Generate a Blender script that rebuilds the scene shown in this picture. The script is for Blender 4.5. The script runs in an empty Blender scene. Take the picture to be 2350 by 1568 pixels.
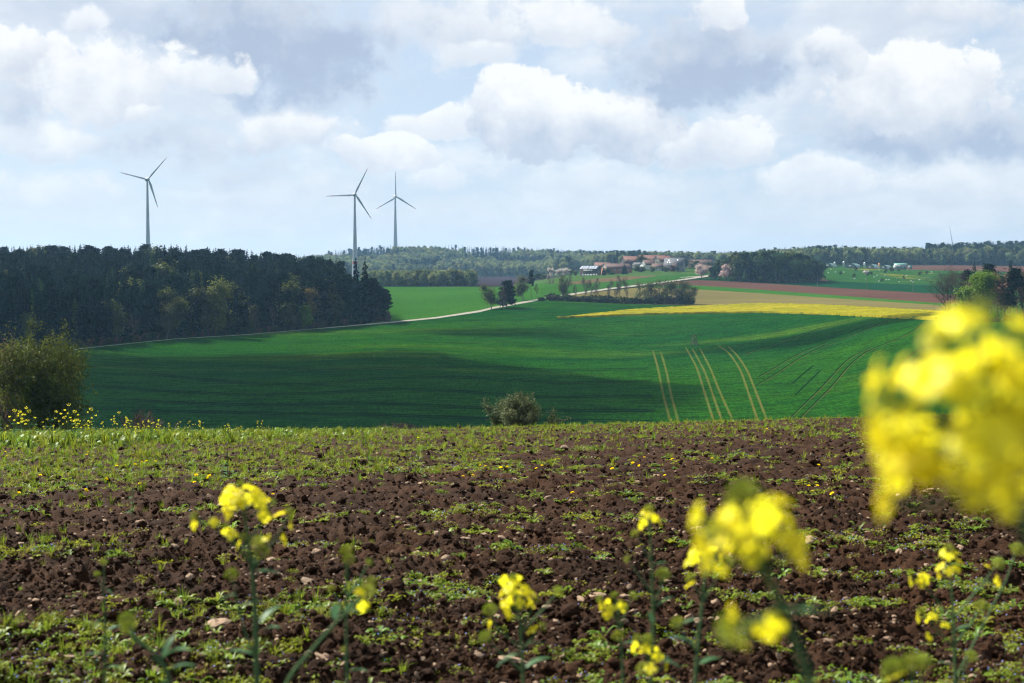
import bpy, math, random
import numpy as np
from mathutils import Vector, Matrix, Euler

SC = bpy.context.scene
COL = SC.collection
rad = math.radians

# ---------------------------------------------------------------- camera
FPX, CX, CY, HOR = 3264.0, 1175.0, 784.0, 645.0     # 50 mm lens on a 2350 px wide measuring grid
PITCH = math.atan((CY - HOR) / FPX)
cam_data = bpy.data.cameras.new('camera')
cam_data.lens = 50; cam_data.sensor_width = 36
cam_data.clip_start = 0.05; cam_data.clip_end = 40000
cam_data.dof.use_dof = True
cam_data.dof.focus_distance = 26.0
cam_data.dof.aperture_fstop = 5.2
cam = bpy.data.objects.new('camera', cam_data)
COL.objects.link(cam)
cam.location = (0, 0, 0); cam.rotation_euler = (rad(90) - PITCH, 0, 0)
SC.camera = cam

# ---------------------------------------------------------------- sun + sky
SUN_AZ, SUN_EL = rad(-52), rad(44)      # azimuth measured from the view direction (+Y), negative = towards -X
SUN = Vector((math.sin(SUN_AZ) * math.cos(SUN_EL), math.cos(SUN_AZ) * math.cos(SUN_EL), math.sin(SUN_EL)))
sl = bpy.data.lights.new('sun', 'SUN'); sl.energy = 5.0; sl.angle = rad(0.53); sl.color = (1.0, 0.94, 0.82)
so = bpy.data.objects.new('sun', sl); COL.objects.link(so)
so.rotation_euler = (-SUN).to_track_quat('-Z', 'Y').to_euler(); so.location = SUN * 300

EXPO = 1.4; SKY_GAIN = 2 ** -EXPO      # exposed for the land: sky radiance stays as photographed
SC.view_settings.view_transform = 'Standard'
SC.view_settings.look = 'None'
SC.view_settings.exposure = EXPO
SC.view_settings.gamma = 1.0
SC.cycles.use_denoising = True
SC.cycles.filter_width = 1.15
try: SC.cycles.denoiser = 'OPENIMAGEDENOISE'
except Exception: pass
SC.cycles.max_bounces = 6; SC.cycles.diffuse_bounces = 3; SC.cycles.glossy_bounces = 2
SC.cycles.transmission_bounces = 3; SC.cycles.volume_bounces = 1; SC.cycles.transparent_max_bounces = 8
SC.cycles.caustics_reflective = False; SC.cycles.caustics_refractive = False
SC.cycles.sample_clamp_indirect = 4.0

W = bpy.data.worlds.new('World'); SC.world = W; W.use_nodes = True
W.cycles.sampling_method = 'MANUAL'; W.cycles.sample_map_resolution = 256
def build_world():
    nt = W.node_tree; nt.nodes.clear(); N = nt.nodes; L = nt.links
    def M(op, a, b=None, c=None, clamp=False):
        n = N.new('ShaderNodeMath'); n.operation = op; n.use_clamp = clamp
        for i, v in enumerate((a, b, c)):
            if v is None: continue
            if isinstance(v, (int, float)): n.inputs[i].default_value = v
            else: L.new(v, n.inputs[i])
        return n.outputs[0]
    def sstep(v, lo, hi):
        n = N.new('ShaderNodeMapRange'); n.interpolation_type = 'SMOOTHSTEP'
        L.new(v, n.inputs[0]); n.inputs[1].default_value = lo; n.inputs[2].default_value = hi
        return n.outputs[0]
    def mixc(f, a, b):
        n = N.new('ShaderNodeMix'); n.data_type = 'RGBA'
        if isinstance(f, (int, float)): n.inputs[0].default_value = f
        else: L.new(f, n.inputs[0])
        for i, v in ((6, a), (7, b)):
            if isinstance(v, tuple): n.inputs[i].default_value = (*v, 1)
            else: L.new(v, n.inputs[i])
        return n.outputs[2]
    sky = N.new('ShaderNodeTexSky'); sky.sky_type = 'NISHITA'; sky.sun_disc = False
    sky.sun_elevation = SUN_EL; sky.sun_rotation = SUN_AZ   # 0 = +Y
    sky.air_density = 1.0; sky.dust_density = 1.2; sky.ozone_density = 1.0; sky.altitude = 450
    tc = N.new('ShaderNodeTexCoord'); sp = N.new('ShaderNodeSeparateXYZ'); L.new(tc.outputs['Generated'], sp.inputs[0])
    x, y, z = sp.outputs
    zc = M('MAXIMUM', z, 0.0)
    q = M('DIVIDE', 1.0, M('ADD', zc, 0.20))
    px = M('MULTIPLY', x, q); py = M('MULTIPLY', M('MULTIPLY', y, q), .35); pz = M('MULTIPLY', M('LOGARITHM', M('ADD', zc, 0.20), math.e), 1.3)
    def vec(a, b, c):
        n = N.new('ShaderNodeCombineXYZ'); L.new(a, n.inputs[0]); L.new(b, n.inputs[1]); L.new(c, n.inputs[2]); return n.outputs[0]
    def shift(v, o):
        n = N.new('ShaderNodeVectorMath'); n.operation = 'ADD'; L.new(v, n.inputs[0]); n.inputs[1].default_value = o; return n.outputs[0]
    def noise(v, scale, detail, rough):
        n = N.new('ShaderNodeTexNoise'); n.noise_dimensions = '3D'; L.new(v, n.inputs['Vector']); n.inputs['Scale'].default_value = scale
        n.inputs['Detail'].default_value = detail; n.inputs['Roughness'].default_value = rough; return n.outputs['Fac']
    def billow(v, scale, detail):
        n = N.new('ShaderNodeTexVoronoi'); n.feature = 'F1'; L.new(v, n.inputs['Vector']); n.inputs['Scale'].default_value = scale
        n.inputs['Detail'].default_value = detail; n.inputs['Roughness'].default_value = .55; n.normalize = True; return M('SUBTRACT', .55, n.outputs['Distance'])
    # hand placed large cumulus of the day: tangent-plane positions, valid for directions ahead
    front = sstep(y, 0.2, 0.5)
    yy = M('MAXIMUM', y, 0.05)
    u = M('DIVIDE', x, yy); w = M('DIVIDE', z, yy)
    def bump(cx, cy, rx, ry, amp):
        a = M('DIVIDE', M('SUBTRACT', u, (cx - CX) / FPX), rx / FPX)
        b = M('DIVIDE', M('SUBTRACT', w, (HOR - cy) / FPX), ry / FPX)
        r2 = M('ADD', M('MULTIPLY', a, a), M('MULTIPLY', b, b))
        return M('MULTIPLY', M('EXPONENT', M('MULTIPLY', r2, -1.0)), amp)
    def total(lst):
        s = None
        for t in lst:
            b = bump(*t); s = b if s is None else M('ADD', s, b)
        return M('MULTIPLY', s, front)
    P = vec(px, py, pz)
    WHITE, GREY = (1.0, 1.0, 1.0), (.455, .54, .69)
    # clouds all round the sky: broken cumulus from noise
    n1 = noise(P, 2.2, 6, .54); n2 = noise(shift(P, (-.02, 0, .03)), 2.2, 5, .54)
    bright = M('ADD', M('MULTIPLY', sstep(M('SUBTRACT', n1, n2), -.08, .08), .45), M('SUBTRACT', .52, M('MULTIPLY', sstep(n1, .50, .75), .25)))
    skyc = N.new('ShaderNodeVectorMath'); skyc.operation = 'SCALE'; L.new(sky.outputs[0], skyc.inputs[0]); skyc.inputs['Scale'].default_value = 0.13
    veil = mixc(.72, skyc.outputs[0], (.60, .71, .865))          # thin high cloud of the day
    gA = M('MULTIPLY', sstep(n1, .44, .60), .70)
    # the larger cumulus ahead, one by one from the far rows to the near ones
    T = vec(u, w, M('MULTIPLY', u, 0.0))
    def vm(op, a, b, c=None):
        n = N.new('ShaderNodeVectorMath'); n.operation = op
        for k, v in enumerate((a, b, c)):
            if v is None: continue
            if isinstance(v, tuple): n.inputs[k].default_value = v
            else: L.new(v, n.inputs[k])
        return n.outputs['Value'] if op == 'DOT_PRODUCT' else n.outputs[0]
    wn = N.new('ShaderNodeTexNoise'); L.new(T, wn.inputs['Vector']); wn.inputs['Scale'].default_value = 17.0; wn.inputs['Detail'].default_value = 3
    TW = vm('MULTIPLY_ADD', vm('SUBTRACT', wn.outputs['Color'], (.5, .5, .5)), (.075, .045, 0), T)
    wisp = M('SUBTRACT', noise(T, 62.0, 7, .66), .5)
    shade = M('SUBTRACT', noise(shift(T, (3.1, 1.7, 0)), 24.0, 6, .56), .5)
    edge = M('ADD', M('ADD', 1.0, M('MULTIPLY', billow(T, 38.0, 2.0), 1.05)), M('MULTIPLY', wisp, 1.7))
    shd = M('MULTIPLY', shade, 1.9); det = M('MULTIPLY', M('ADD', M('MULTIPLY', wisp, 1.3), shade), .34)
    V = bright; A = gA
    def lerp(f, a, b):
        n = N.new('ShaderNodeMix'); n.data_type = 'FLOAT'; n.clamp_factor = False
        L.new(f, n.inputs[0]); L.new(a, n.inputs[2])
        if isinstance(b, (int, float)): n.inputs[3].default_value = b
        else: L.new(b, n.inputs[3])
        return n.outputs[0]
    def mrange(v, a, b, c, d, smooth=True):
        n = N.new('ShaderNodeMapRange'); n.interpolation_type = 'SMOOTHSTEP' if smooth else 'LINEAR'; L.new(v, n.inputs[0])
        for k, q in enumerate((a, b, c, d)): n.inputs[k + 1].default_value = q
        return n.outputs[0]
    VF, AF = V, A
    for cx, cy, rx, ry, top, base, soft, amt in [
              (300, 500, 560, 50, .74, .52, .5, .6), (1300, 500, 560, 50, .74, .55, .5, .6), (2050, 480, 440, 60, .78, .52, .5, .65),
              (120, 435, 260, 65, .88, .46, .4, .8), (620, 440, 280, 45, .78, .42, .4, .8), (1000, 415, 100, 40, .98, .6, .25, .8), (1400, 430, 340, 42, .74, .42, .5, .8), (1870, 420, 170, 62, .98, .55, .25, .85), (2180, 430, 230, 55, .9, .46, .3, .8),
              (110, 315, 210, 50, 1.0, .5, .22, .9), (900, 362, 110, 56, 1.05, .5, .14, .95), (430, 335, 260, 85, .5, .08, .5, .95), (560, 395, 200, 45, .5, .15, .5, .85), (680, 300, 145, 68, 1.0, .36, .2, .95),
              (1010, 285, 140, 42, 1.0, .62, .2, .9), (1640, 335, 160, 62, 1.0, .42, .2, .95), (1420, 290, 165, 100, 1.05, .18, .16, .97), (1225, 265, 180, 108, 1.1, .22, .13, .98),
              (2150, 300, 380, 95, .45, -.12, .35, .97), (2080, 190, 270, 92, 1.1, .45, .16, .97), (1890, 120, 85, 66, 1.02, .6, .2, .9), (2200, 40, 290, 48, .85, .42, .4, .85),
              (40, 250, 150, 80, .45, .12, .4, .92), (1050, 50, 280, 85, .9, .45, .35, .88), (1095, 125, 110, 50, .98, .6, .25, .8), (1330, 50, 210, 55, .98, .62, .3, .88),
              (1640, 145, 270, 130, .34, -.30, .35, .98), (1630, 25, 90, 56, 1.02, .62, .2, .92), (700, 190, 230, 80, .32, .02, .45, .93), (630, 90, 400, 155, .26, -.30, .4, .98),
              (200, 35, 80, 34, 1.0, .66, .25, .85), (60, 130, 150, 75, 1.1, .5, .14, .97), (260, 185, 200, 125, 1.08, .52, .22, .96), (480, 172, 130, 44, 1.02, .66, .2, .88), (340, 270, 70, 36, 1.0, .55, .25, .8)]:
        c = vm('MULTIPLY_ADD', TW, (FPX / rx, FPX / ry, 0), (-(cx - CX) / rx, -(HOR - cy) / ry, 0))
        m = mrange(M('SUBTRACT', edge, vm('DOT_PRODUCT', c, c)), .15, .15 + soft * 2.8, 0, amt)
        v = M('ADD', mrange(M('ADD', vm('DOT_PRODUCT', c, (0, 1, 0)), shd), -.9, .9, base, top), det)
        VF = lerp(m, VF, v); AF = M('MAXIMUM', AF, m)
    V = lerp(front, V, VF); A = lerp(front, A, AF)
    V = M('MINIMUM', M('MAXIMUM', V, 0.0), 1.0)
    col = mixc(A, veil, mixc(V, GREY, WHITE))
    # rows of distant clouds merge towards the horizon
    hz = M('MULTIPLY', M('SUBTRACT', 1.0, sstep(z, -0.01, .085)), .62)
    col = mixc(hz, col, (.71, .715, .765))
    fin = N.new('ShaderNodeVectorMath'); fin.operation = 'SCALE'; L.new(col, fin.inputs[0]); fin.inputs['Scale'].default_value = SKY_GAIN; col = fin.outputs[0]
    bg = N.new('ShaderNodeBackground'); bg.inputs[1].default_value = 1.0
    L.new(col, bg.inputs[0])
    out = N.new('ShaderNodeOutputWorld'); L.new(bg.outputs[0], out.inputs[0])
build_world()
# ---------------------------------------------------------------- helpers
def ray(x, y):
    zc = -(y - CY)
    return np.array([x - CX, FPX * math.cos(PITCH) + zc * math.sin(PITCH), zc * math.cos(PITCH) - FPX * math.sin(PITCH)])
def at(x, y, depth):
    """world point seen at measuring-grid position (x, y) at forward distance depth (arrays welcome)"""
    x = np.asarray(x, float); y = np.asarray(y, float); depth = np.asarray(depth, float)
    zc = -(y - CY)
    Y = FPX * math.cos(PITCH) + zc * math.sin(PITCH); Z = zc * math.cos(PITCH) - FPX * math.sin(PITCH)
    k = depth / Y
    return np.stack(np.broadcast_arrays((x - CX) * k, depth, Z * k), -1)
def tag(o, label=None, cat=None, group=None, kind=None):
    if label: o['label'] = label
    if cat: o['category'] = cat
    if group: o['group'] = group
    if kind: o['kind'] = kind
    return o
def obj(name, data, parent=None, loc=None, rot=None, scale=None):
    o = bpy.data.objects.new(name, data); COL.objects.link(o)
    if parent is not None: o.parent = parent
    if loc is not None: o.location = loc
    if rot is not None: o.rotation_euler = rot
    if scale is not None: o.scale = scale if hasattr(scale, '__len__') else (scale,) * 3
    return o
def empty(name, loc=(0, 0, 0), rz=0.0, scale=1.0):
    o = obj(name, None, None, loc, (0, 0, rz), scale); o.empty_display_size = .2
    return o
def copy_tree(o, parent=None):
    c = o.copy(); COL.objects.link(c); c.parent = parent
    for ch in o.children: copy_tree(ch, c)
    return c

class MB:
    """collects vertices and faces (tris / quads) into one mesh"""
    def __init__(s): s.V = []; s.F = []; s.n = 0
    def add(s, v, f, m=0):
        v = np.asarray(v, float).reshape(-1, 3); f = np.asarray(f, int)
        s.V.append(v); s.F.append((f + s.n, m)); s.n += len(v)
    def box(s, c, size, rz=0.0, m=0, taper=1.0):
        hx, hy, hz = (k / 2 for k in size)
        v = np.array([(-hx, -hy, -hz), (hx, -hy, -hz), (hx, hy, -hz), (-hx, hy, -hz),
                      (-hx * taper, -hy * taper, hz), (hx * taper, -hy * taper, hz), (hx * taper, hy * taper, hz), (-hx * taper, hy * taper, hz)])
        if rz:
            a, b = math.cos(rz), math.sin(rz)
            v = np.stack([v[:, 0] * a - v[:, 1] * b, v[:, 0] * b + v[:, 1] * a, v[:, 2]], -1)
        s.add(v + np.array(c), [(0, 3, 2, 1), (4, 5, 6, 7), (0, 1, 5, 4), (1, 2, 6, 5), (2, 3, 7, 6), (3, 0, 4, 7)], m)
    def bar(s, a, b, w, h=None, m=0):
        s.tube([a, b], [w / 2 * 1.2, (h or w) / 2 * 1.2], 4, m, cap=True)
    def tube(s, pts, radii, sides=6, m=0, cap=False):
        pts = np.asarray(pts, float); n = len(pts)
        radii = np.broadcast_to(np.asarray(radii, float), (n,))
        t = np.gradient(pts, axis=0) if n > 2 else np.repeat((pts[1] - pts[0])[None], n, 0)
        t /= np.linalg.norm(t, axis=1, keepdims=True) + 1e-12
        ref = np.array([0., 0., 1.]) if abs(t[:, 2]).mean() < .9 else np.array([1., 0., 0.])
        a = np.cross(t, ref); a /= np.linalg.norm(a, axis=1, keepdims=True) + 1e-12
        b = np.cross(t, a)
        ang = np.linspace(0, 2 * math.pi, sides, endpoint=False)
        ring = pts[:, None] + radii[:, None, None] * (np.cos(ang)[None, :, None] * a[:, None] + np.sin(ang)[None, :, None] * b[:, None])
        i = np.arange(n - 1)[:, None] * sides; j = np.arange(sides)[None]; k = (j + 1) % sides
        f = np.stack([i + j, i + sides + j, i + sides + k, i + k], -1).reshape(-1, 4)
        s.add(ring.reshape(-1, 3), f, m)
        if cap:
            for e, fl in ((0, 1), (n - 1, -1)):
                idx = np.arange(sides)[::fl]
                tri = np.stack([np.full(sides - 2, idx[0]), idx[1:-1], idx[2:]], -1)
                s.add(ring[e], tri, m)
    def lathe(s, prof, sides=16, m=0, c=(0, 0, 0)):
        prof = np.asarray(prof, float); n = len(prof)
        ang = np.linspace(0, 2 * math.pi, sides, endpoint=False)
        v = np.stack([prof[:, 0, None] * np.cos(ang), prof[:, 0, None] * np.sin(ang), np.repeat(prof[:, 1, None], sides, 1)], -1)
        i = np.arange(n - 1)[:, None] * sides; j = np.arange(sides)[None]; k = (j + 1) % sides
        f = np.stack([i + j, i + k, i + sides + k, i + sides + j], -1).reshape(-1, 4)
        s.add(v.reshape(-1, 3) + np.array(c), f, m)
    def mesh(s, name, mats, smooth=False):
        me = bpy.data.meshes.new(name)
        V = np.concatenate(s.V); me.vertices.add(len(V)); me.vertices.foreach_set('co', V.astype(np.float32).ravel())
        loops = np.concatenate([f.ravel() for f, m in s.F]); tot = np.concatenate([np.full(len(f), f.shape[1]) for f, m in s.F])
        mi = np.concatenate([np.full(len(f), m) if np.isscalar(m) else np.asarray(m) for f, m in s.F])
        me.loops.add(len(loops)); me.loops.foreach_set('vertex_index', loops.astype(np.int32))
        me.polygons.add(len(tot)); me.polygons.foreach_set('loop_start', np.concatenate([[0], np.cumsum(tot)[:-1]]).astype(np.int32))
        if not isinstance(mats, (list, tuple)): mats = [mats]
        for m in mats: me.materials.append(m)
        if mi.any(): me.polygons.foreach_set('material_index', mi.astype(np.int32))
        if smooth: me.polygons.foreach_set('use_smooth', np.ones(len(tot), bool))
        me.update(calc_edges=True)
        return me
    def build(s, name, mats, parent=None, smooth=False, **k):
        return obj(name, s.mesh(name, mats, smooth), parent, **k)

def grid_faces(nr, nc):
    i = np.arange(nr - 1)[:, None] * nc; j = np.arange(nc - 1)[None]
    return np.stack([i + j, i + j + 1, i + nc + j + 1, i + nc + j], -1).reshape(-1, 4)

# gradient noise
_prng = np.random.RandomState(7)
_perm = _prng.permutation(4096)
_ang = _prng.rand(4096) * 2 * math.pi
_gx, _gy = np.cos(_ang), np.sin(_ang)
def pnoise(x, y, seed=0):
    x = np.asarray(x, float); y = np.asarray(y, float)
    xi = np.floor(x).astype(int); yi = np.floor(y).astype(int); fx = x - xi; fy = y - yi
    def g(ix, iy, dx, dy):
        h = _perm[(_perm[(ix + seed * 131) & 4095] + iy * 7 + seed) & 4095]
        return _gx[h] * dx + _gy[h] * dy
    u = fx * fx * fx * (fx * (fx * 6 - 15) + 10); v = fy * fy * fy * (fy * (fy * 6 - 15) + 10)
    a = g(xi, yi, fx, fy); b = g(xi + 1, yi, fx - 1, fy); c = g(xi, yi + 1, fx, fy - 1); d = g(xi + 1, yi + 1, fx - 1, fy - 1)
    return (a + u * (b - a) + v * (c - a + u * (a - b - c + d))) * 1.5
def fbm(x, y, oct=4, seed=0, gain=.5):
    s = 0; a = 1.0; f = 1.0
    for o in range(oct):
        s = s + a * pnoise(x * f, y * f, seed + o * 3); a *= gain; f *= 2.03
    return s

# ---------------------------------------------------------------- materials
def new_mat(name):
    m = bpy.data.materials.new(name); m.use_nodes = True; m.node_tree.nodes.clear()
    return m, m.node_tree.nodes, m.node_tree.links
def ramp(N, L, fac, stops):
    r = N.new('ShaderNodeValToRGB'); L.new(fac, r.inputs[0]); e = r.color_ramp.elements
    while len(e) < len(stops): e.new(.5)
    for k, (p, c) in zip(e, stops): k.position = p; k.color = (*c, 1)
    return r.outputs[0]
def mat_plain(name, col, rough=.7, var=.12, scale=3.0, bump=0.0, metal=0.0, spec=.3, obj_var=0.0):
    m, N, L = new_mat(name)
    b = N.new('ShaderNodeBsdfPrincipled'); o = N.new('ShaderNodeOutputMaterial'); L.new(b.outputs[0], o.inputs[0])
    tc = N.new('ShaderNodeTexCoord'); n = N.new('ShaderNodeTexNoise'); n.inputs['Scale'].default_value = scale; n.inputs['Detail'].default_value = 5
    L.new(tc.outputs['Object'], n.inputs['Vector'])
    c = np.array(col)
    cc = ramp(N, L, n.outputs['Fac'], [(.3, tuple(c * (1 - var))), (.7, tuple(np.minimum(c * (1 + var), 1)))])
    if obj_var:
        oi = N.new('ShaderNodeObjectInfo'); mr = N.new('ShaderNodeMapRange'); L.new(oi.outputs['Random'], mr.inputs[0])
        mr.inputs[3].default_value = 1 - obj_var; mr.inputs[4].default_value = 1 + obj_var
        h = N.new('ShaderNodeHueSaturation'); L.new(mr.outputs[0], h.inputs['Value']); L.new(cc, h.inputs['Color']); cc = h.outputs[0]
    L.new(cc, b.inputs['Base Color']); b.inputs['Roughness'].default_value = rough; b.inputs['Metallic'].default_value = metal
    b.inputs['Specular IOR Level'].default_value = spec
    if bump:
        bn = N.new('ShaderNodeBump'); bn.inputs['Strength'].default_value = bump; L.new(n.outputs['Fac'], bn.inputs['Height']); L.new(bn.outputs[0], b.inputs['Normal'])
    return m
def mat_leaf(name, col, col2=None, trans=.35, obj_var=.25, hue_var=.02, scale=.6, gloss=.01):
    """thin foliage: diffuse + translucent, varied over the crown and from plant to plant"""
    m, N, L = new_mat(name)
    o = N.new('ShaderNodeOutputMaterial')
    g = N.new('ShaderNodeNewGeometry'); n = N.new('ShaderNodeTexNoise'); n.inputs['Scale'].default_value = scale; n.inputs['Detail'].default_value = 4
    L.new(g.outputs['Position'], n.inputs['Vector'])
    c = np.array(col); c2 = np.array(col2) if col2 is not None else c * .62
    cc = ramp(N, L, n.outputs['Fac'], [(.32, tuple(c2)), (.68, tuple(c))])
    oi = N.new('ShaderNodeObjectInfo')
    h = N.new('ShaderNodeHueSaturation'); L.new(cc, h.inputs['Color'])
    for inp, lo, hi, mul in (('Value', 1 - obj_var, 1 + obj_var, 1.0), ('Hue', .5 - hue_var, .5 + hue_var, 7.31)):
        mm = N.new('ShaderNodeMath'); mm.operation = 'MULTIPLY'; L.new(oi.outputs['Random'], mm.inputs[0]); mm.inputs[1].default_value = mul
        fr = N.new('ShaderNodeMath'); fr.operation = 'FRACT'; L.new(mm.outputs[0], fr.inputs[0])
        mr = N.new('ShaderNodeMapRange'); L.new(fr.outputs[0] if mul != 1.0 else oi.outputs['Random'], mr.inputs[0]); mr.inputs[3].default_value = lo; mr.inputs[4].default_value = hi
        L.new(mr.outputs[0], h.inputs[inp])
    d = N.new('ShaderNodeBsdfDiffuse'); t = N.new('ShaderNodeBsdfTranslucent'); L.new(h.outputs[0], d.inputs[0])
    L.new(h.outputs[0], t.inputs[0])
    mx = N.new('ShaderNodeMixShader'); mx.inputs[0].default_value = trans; L.new(d.outputs[0], mx.inputs[1]); L.new(t.outputs[0], mx.inputs[2])
    last = mx
    if gloss:
        gl = N.new('ShaderNodeBsdfGlossy'); gl.inputs['Roughness'].default_value = .45; gl.inputs[0].default_value = (.6, .65, .6, 1)
        m2 = N.new('ShaderNodeMixShader'); m2.inputs[0].default_value = gloss; L.new(mx.outputs[0], m2.inputs[1]); L.new(gl.outputs[0], m2.inputs[2]); last = m2
    L.new(last.outputs[0], o.inputs[0])
    return m
def mat_field(name, col, col2, scale=.02, fine=.8, fine_amt=.25, stretch=(1, 1, 1), rot=0.0, bump=.4, col3=None, patch=(.55, .7), pscale=.01, trans=0.0, grain=0.0):
    """crop or soil seen from afar: broad drift between two tones, fine speckle, optional patches of a third tone"""
    m, N, L = new_mat(name)
    o = N.new('ShaderNodeOutputMaterial'); g = N.new('ShaderNodeNewGeometry')
    mp = N.new('ShaderNodeMapping'); mp.inputs['Scale'].default_value = stretch; mp.inputs['Rotation'].default_value = (0, 0, rot)
    L.new(g.outputs['Position'], mp.inputs[0])
    def nz(s, d=5, v=mp.outputs[0]):
        n = N.new('ShaderNodeTexNoise'); n.inputs['Scale'].default_value = s; n.inputs['Detail'].default_value = d; n.inputs['Roughness'].default_value = .6
        L.new(v, n.inputs['Vector']); return n.outputs['Fac']
    broad = nz(scale); f = nz(fine, 3)
    cc = ramp(N, L, broad, [(.35, col2), (.65, col)])
    if col3 is not None:
        pt = nz(pscale, 4); mr = N.new('ShaderNodeMapRange'); mr.interpolation_type = 'SMOOTHSTEP'; L.new(pt, mr.inputs[0]); mr.inputs[1].default_value, mr.inputs[2].default_value = patch
        mx = N.new('ShaderNodeMix'); mx.data_type = 'RGBA'; L.new(mr.outputs[0], mx.inputs[0]); L.new(cc, mx.inputs[6]); mx.inputs[7].default_value = (*col3, 1); cc = mx.outputs[2]
    fr = N.new('ShaderNodeMapRange'); L.new(f, fr.inputs[0]); fr.inputs[1].default_value = .25; fr.inputs[2].default_value = .75; fr.inputs[3].default_value = 1 - fine_amt; fr.inputs[4].default_value = 1 + fine_amt
    val = fr.outputs[0]
    if grain:      # tufts of the crop, drawn out along the drill rows
        m3 = N.new('ShaderNodeMapping'); m3.inputs['Scale'].default_value = (1.7, .30, 1); m3.inputs['Rotation'].default_value = (0, 0, .12); L.new(g.outputs['Position'], m3.inputs[0])
        gr = N.new('ShaderNodeMapRange'); L.new(nz(1.0, 3, m3.outputs[0]), gr.inputs[0]); gr.inputs[1].default_value = .3; gr.inputs[2].default_value = .7; gr.inputs[3].default_value = 1 - grain; gr.inputs[4].default_value = 1 + grain
        mm = N.new('ShaderNodeMath'); mm.operation = 'MULTIPLY'; L.new(val, mm.inputs[0]); L.new(gr.outputs[0], mm.inputs[1]); val = mm.outputs[0]
    h = N.new('ShaderNodeHueSaturation'); L.new(val, h.inputs['Value']); L.new(cc, h.inputs['Color'])
    b = N.new('ShaderNodeBsdfDiffuse'); b.inputs['Roughness'].default_value = .6; L.new(h.outputs[0], b.inputs[0])
    bn = N.new('ShaderNodeBump'); bn.inputs['Strength'].default_value = bump; bn.inputs['Distance'].default_value = .3; L.new(f, bn.inputs['Height']); L.new(bn.outputs[0], b.inputs['Normal'])
    last = b
    if trans:
        t = N.new('ShaderNodeBsdfTranslucent'); L.new(h.outputs[0], t.inputs[0]); mx2 = N.new('ShaderNodeMixShader'); mx2.inputs[0].default_value = trans
        L.new(b.outputs[0], mx2.inputs[1]); L.new(t.outputs[0], mx2.inputs[2]); last = mx2
    L.new(last.outputs[0], o.inputs[0])
    return m

# ---------------------------------------------------------------- scatter (stuff only): instances on points through geometry nodes
_scat = {}
def scatter(name, pts, scales, rots, idx, protos, label, cat=None, parent=None):
    pts = np.asarray(pts, np.float32); n = len(pts)
    me = bpy.data.meshes.new(name); me.vertices.add(n); me.vertices.foreach_set('co', pts.ravel())
    a = me.attributes.new('sc', 'FLOAT', 'POINT'); a.data.foreach_set('value', np.asarray(scales, np.float32))
    a = me.attributes.new('ro', 'FLOAT_VECTOR', 'POINT'); a.data.foreach_set('vector', np.asarray(rots, np.float32).ravel())
    a = me.attributes.new('ix', 'INT', 'POINT'); a.data.foreach_set('value', np.asarray(idx, np.int32))
    c = bpy.data.collections.new(name + '_kinds')
    for k, p in enumerate(protos):
        q = bpy.data.objects.new('%s_%02d' % (name, k), p); c.objects.link(q)
    ng = bpy.data.node_groups.new(name, 'GeometryNodeTree')
    ng.interface.new_socket('Geometry', in_out='INPUT', socket_type='NodeSocketGeometry')
    ng.interface.new_socket('Geometry', in_out='OUTPUT', socket_type='NodeSocketGeometry')
    N, L = ng.nodes, ng.links
    gi = N.new('NodeGroupInput'); go = N.new('NodeGroupOutput')
    ci = N.new('GeometryNodeCollectionInfo'); ci.inputs[0].default_value = c; ci.inputs['Separate Children'].default_value = True; ci.inputs['Reset Children'].default_value = True
    ip = N.new('GeometryNodeInstanceOnPoints'); ip.inputs['Pick Instance'].default_value = True
    def att(nm, ty):
        k = N.new('GeometryNodeInputNamedAttribute'); k.data_type = ty; k.inputs[0].default_value = nm; return k.outputs[0]
    L.new(gi.outputs[0], ip.inputs['Points']); L.new(ci.outputs[0], ip.inputs['Instance'])
    L.new(att('ix', 'INT'), ip.inputs['Instance Index']); L.new(att('ro', 'FLOAT_VECTOR'), ip.inputs['Rotation']); L.new(att('sc', 'FLOAT'), ip.inputs['Scale'])
    L.new(ip.outputs[0], go.inputs[0])
    o = obj(name, me, parent); md = o.modifiers.new('scatter', 'NODES'); md.node_group = ng
    tag(o, label, cat, None, 'stuff')
    return o
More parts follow.
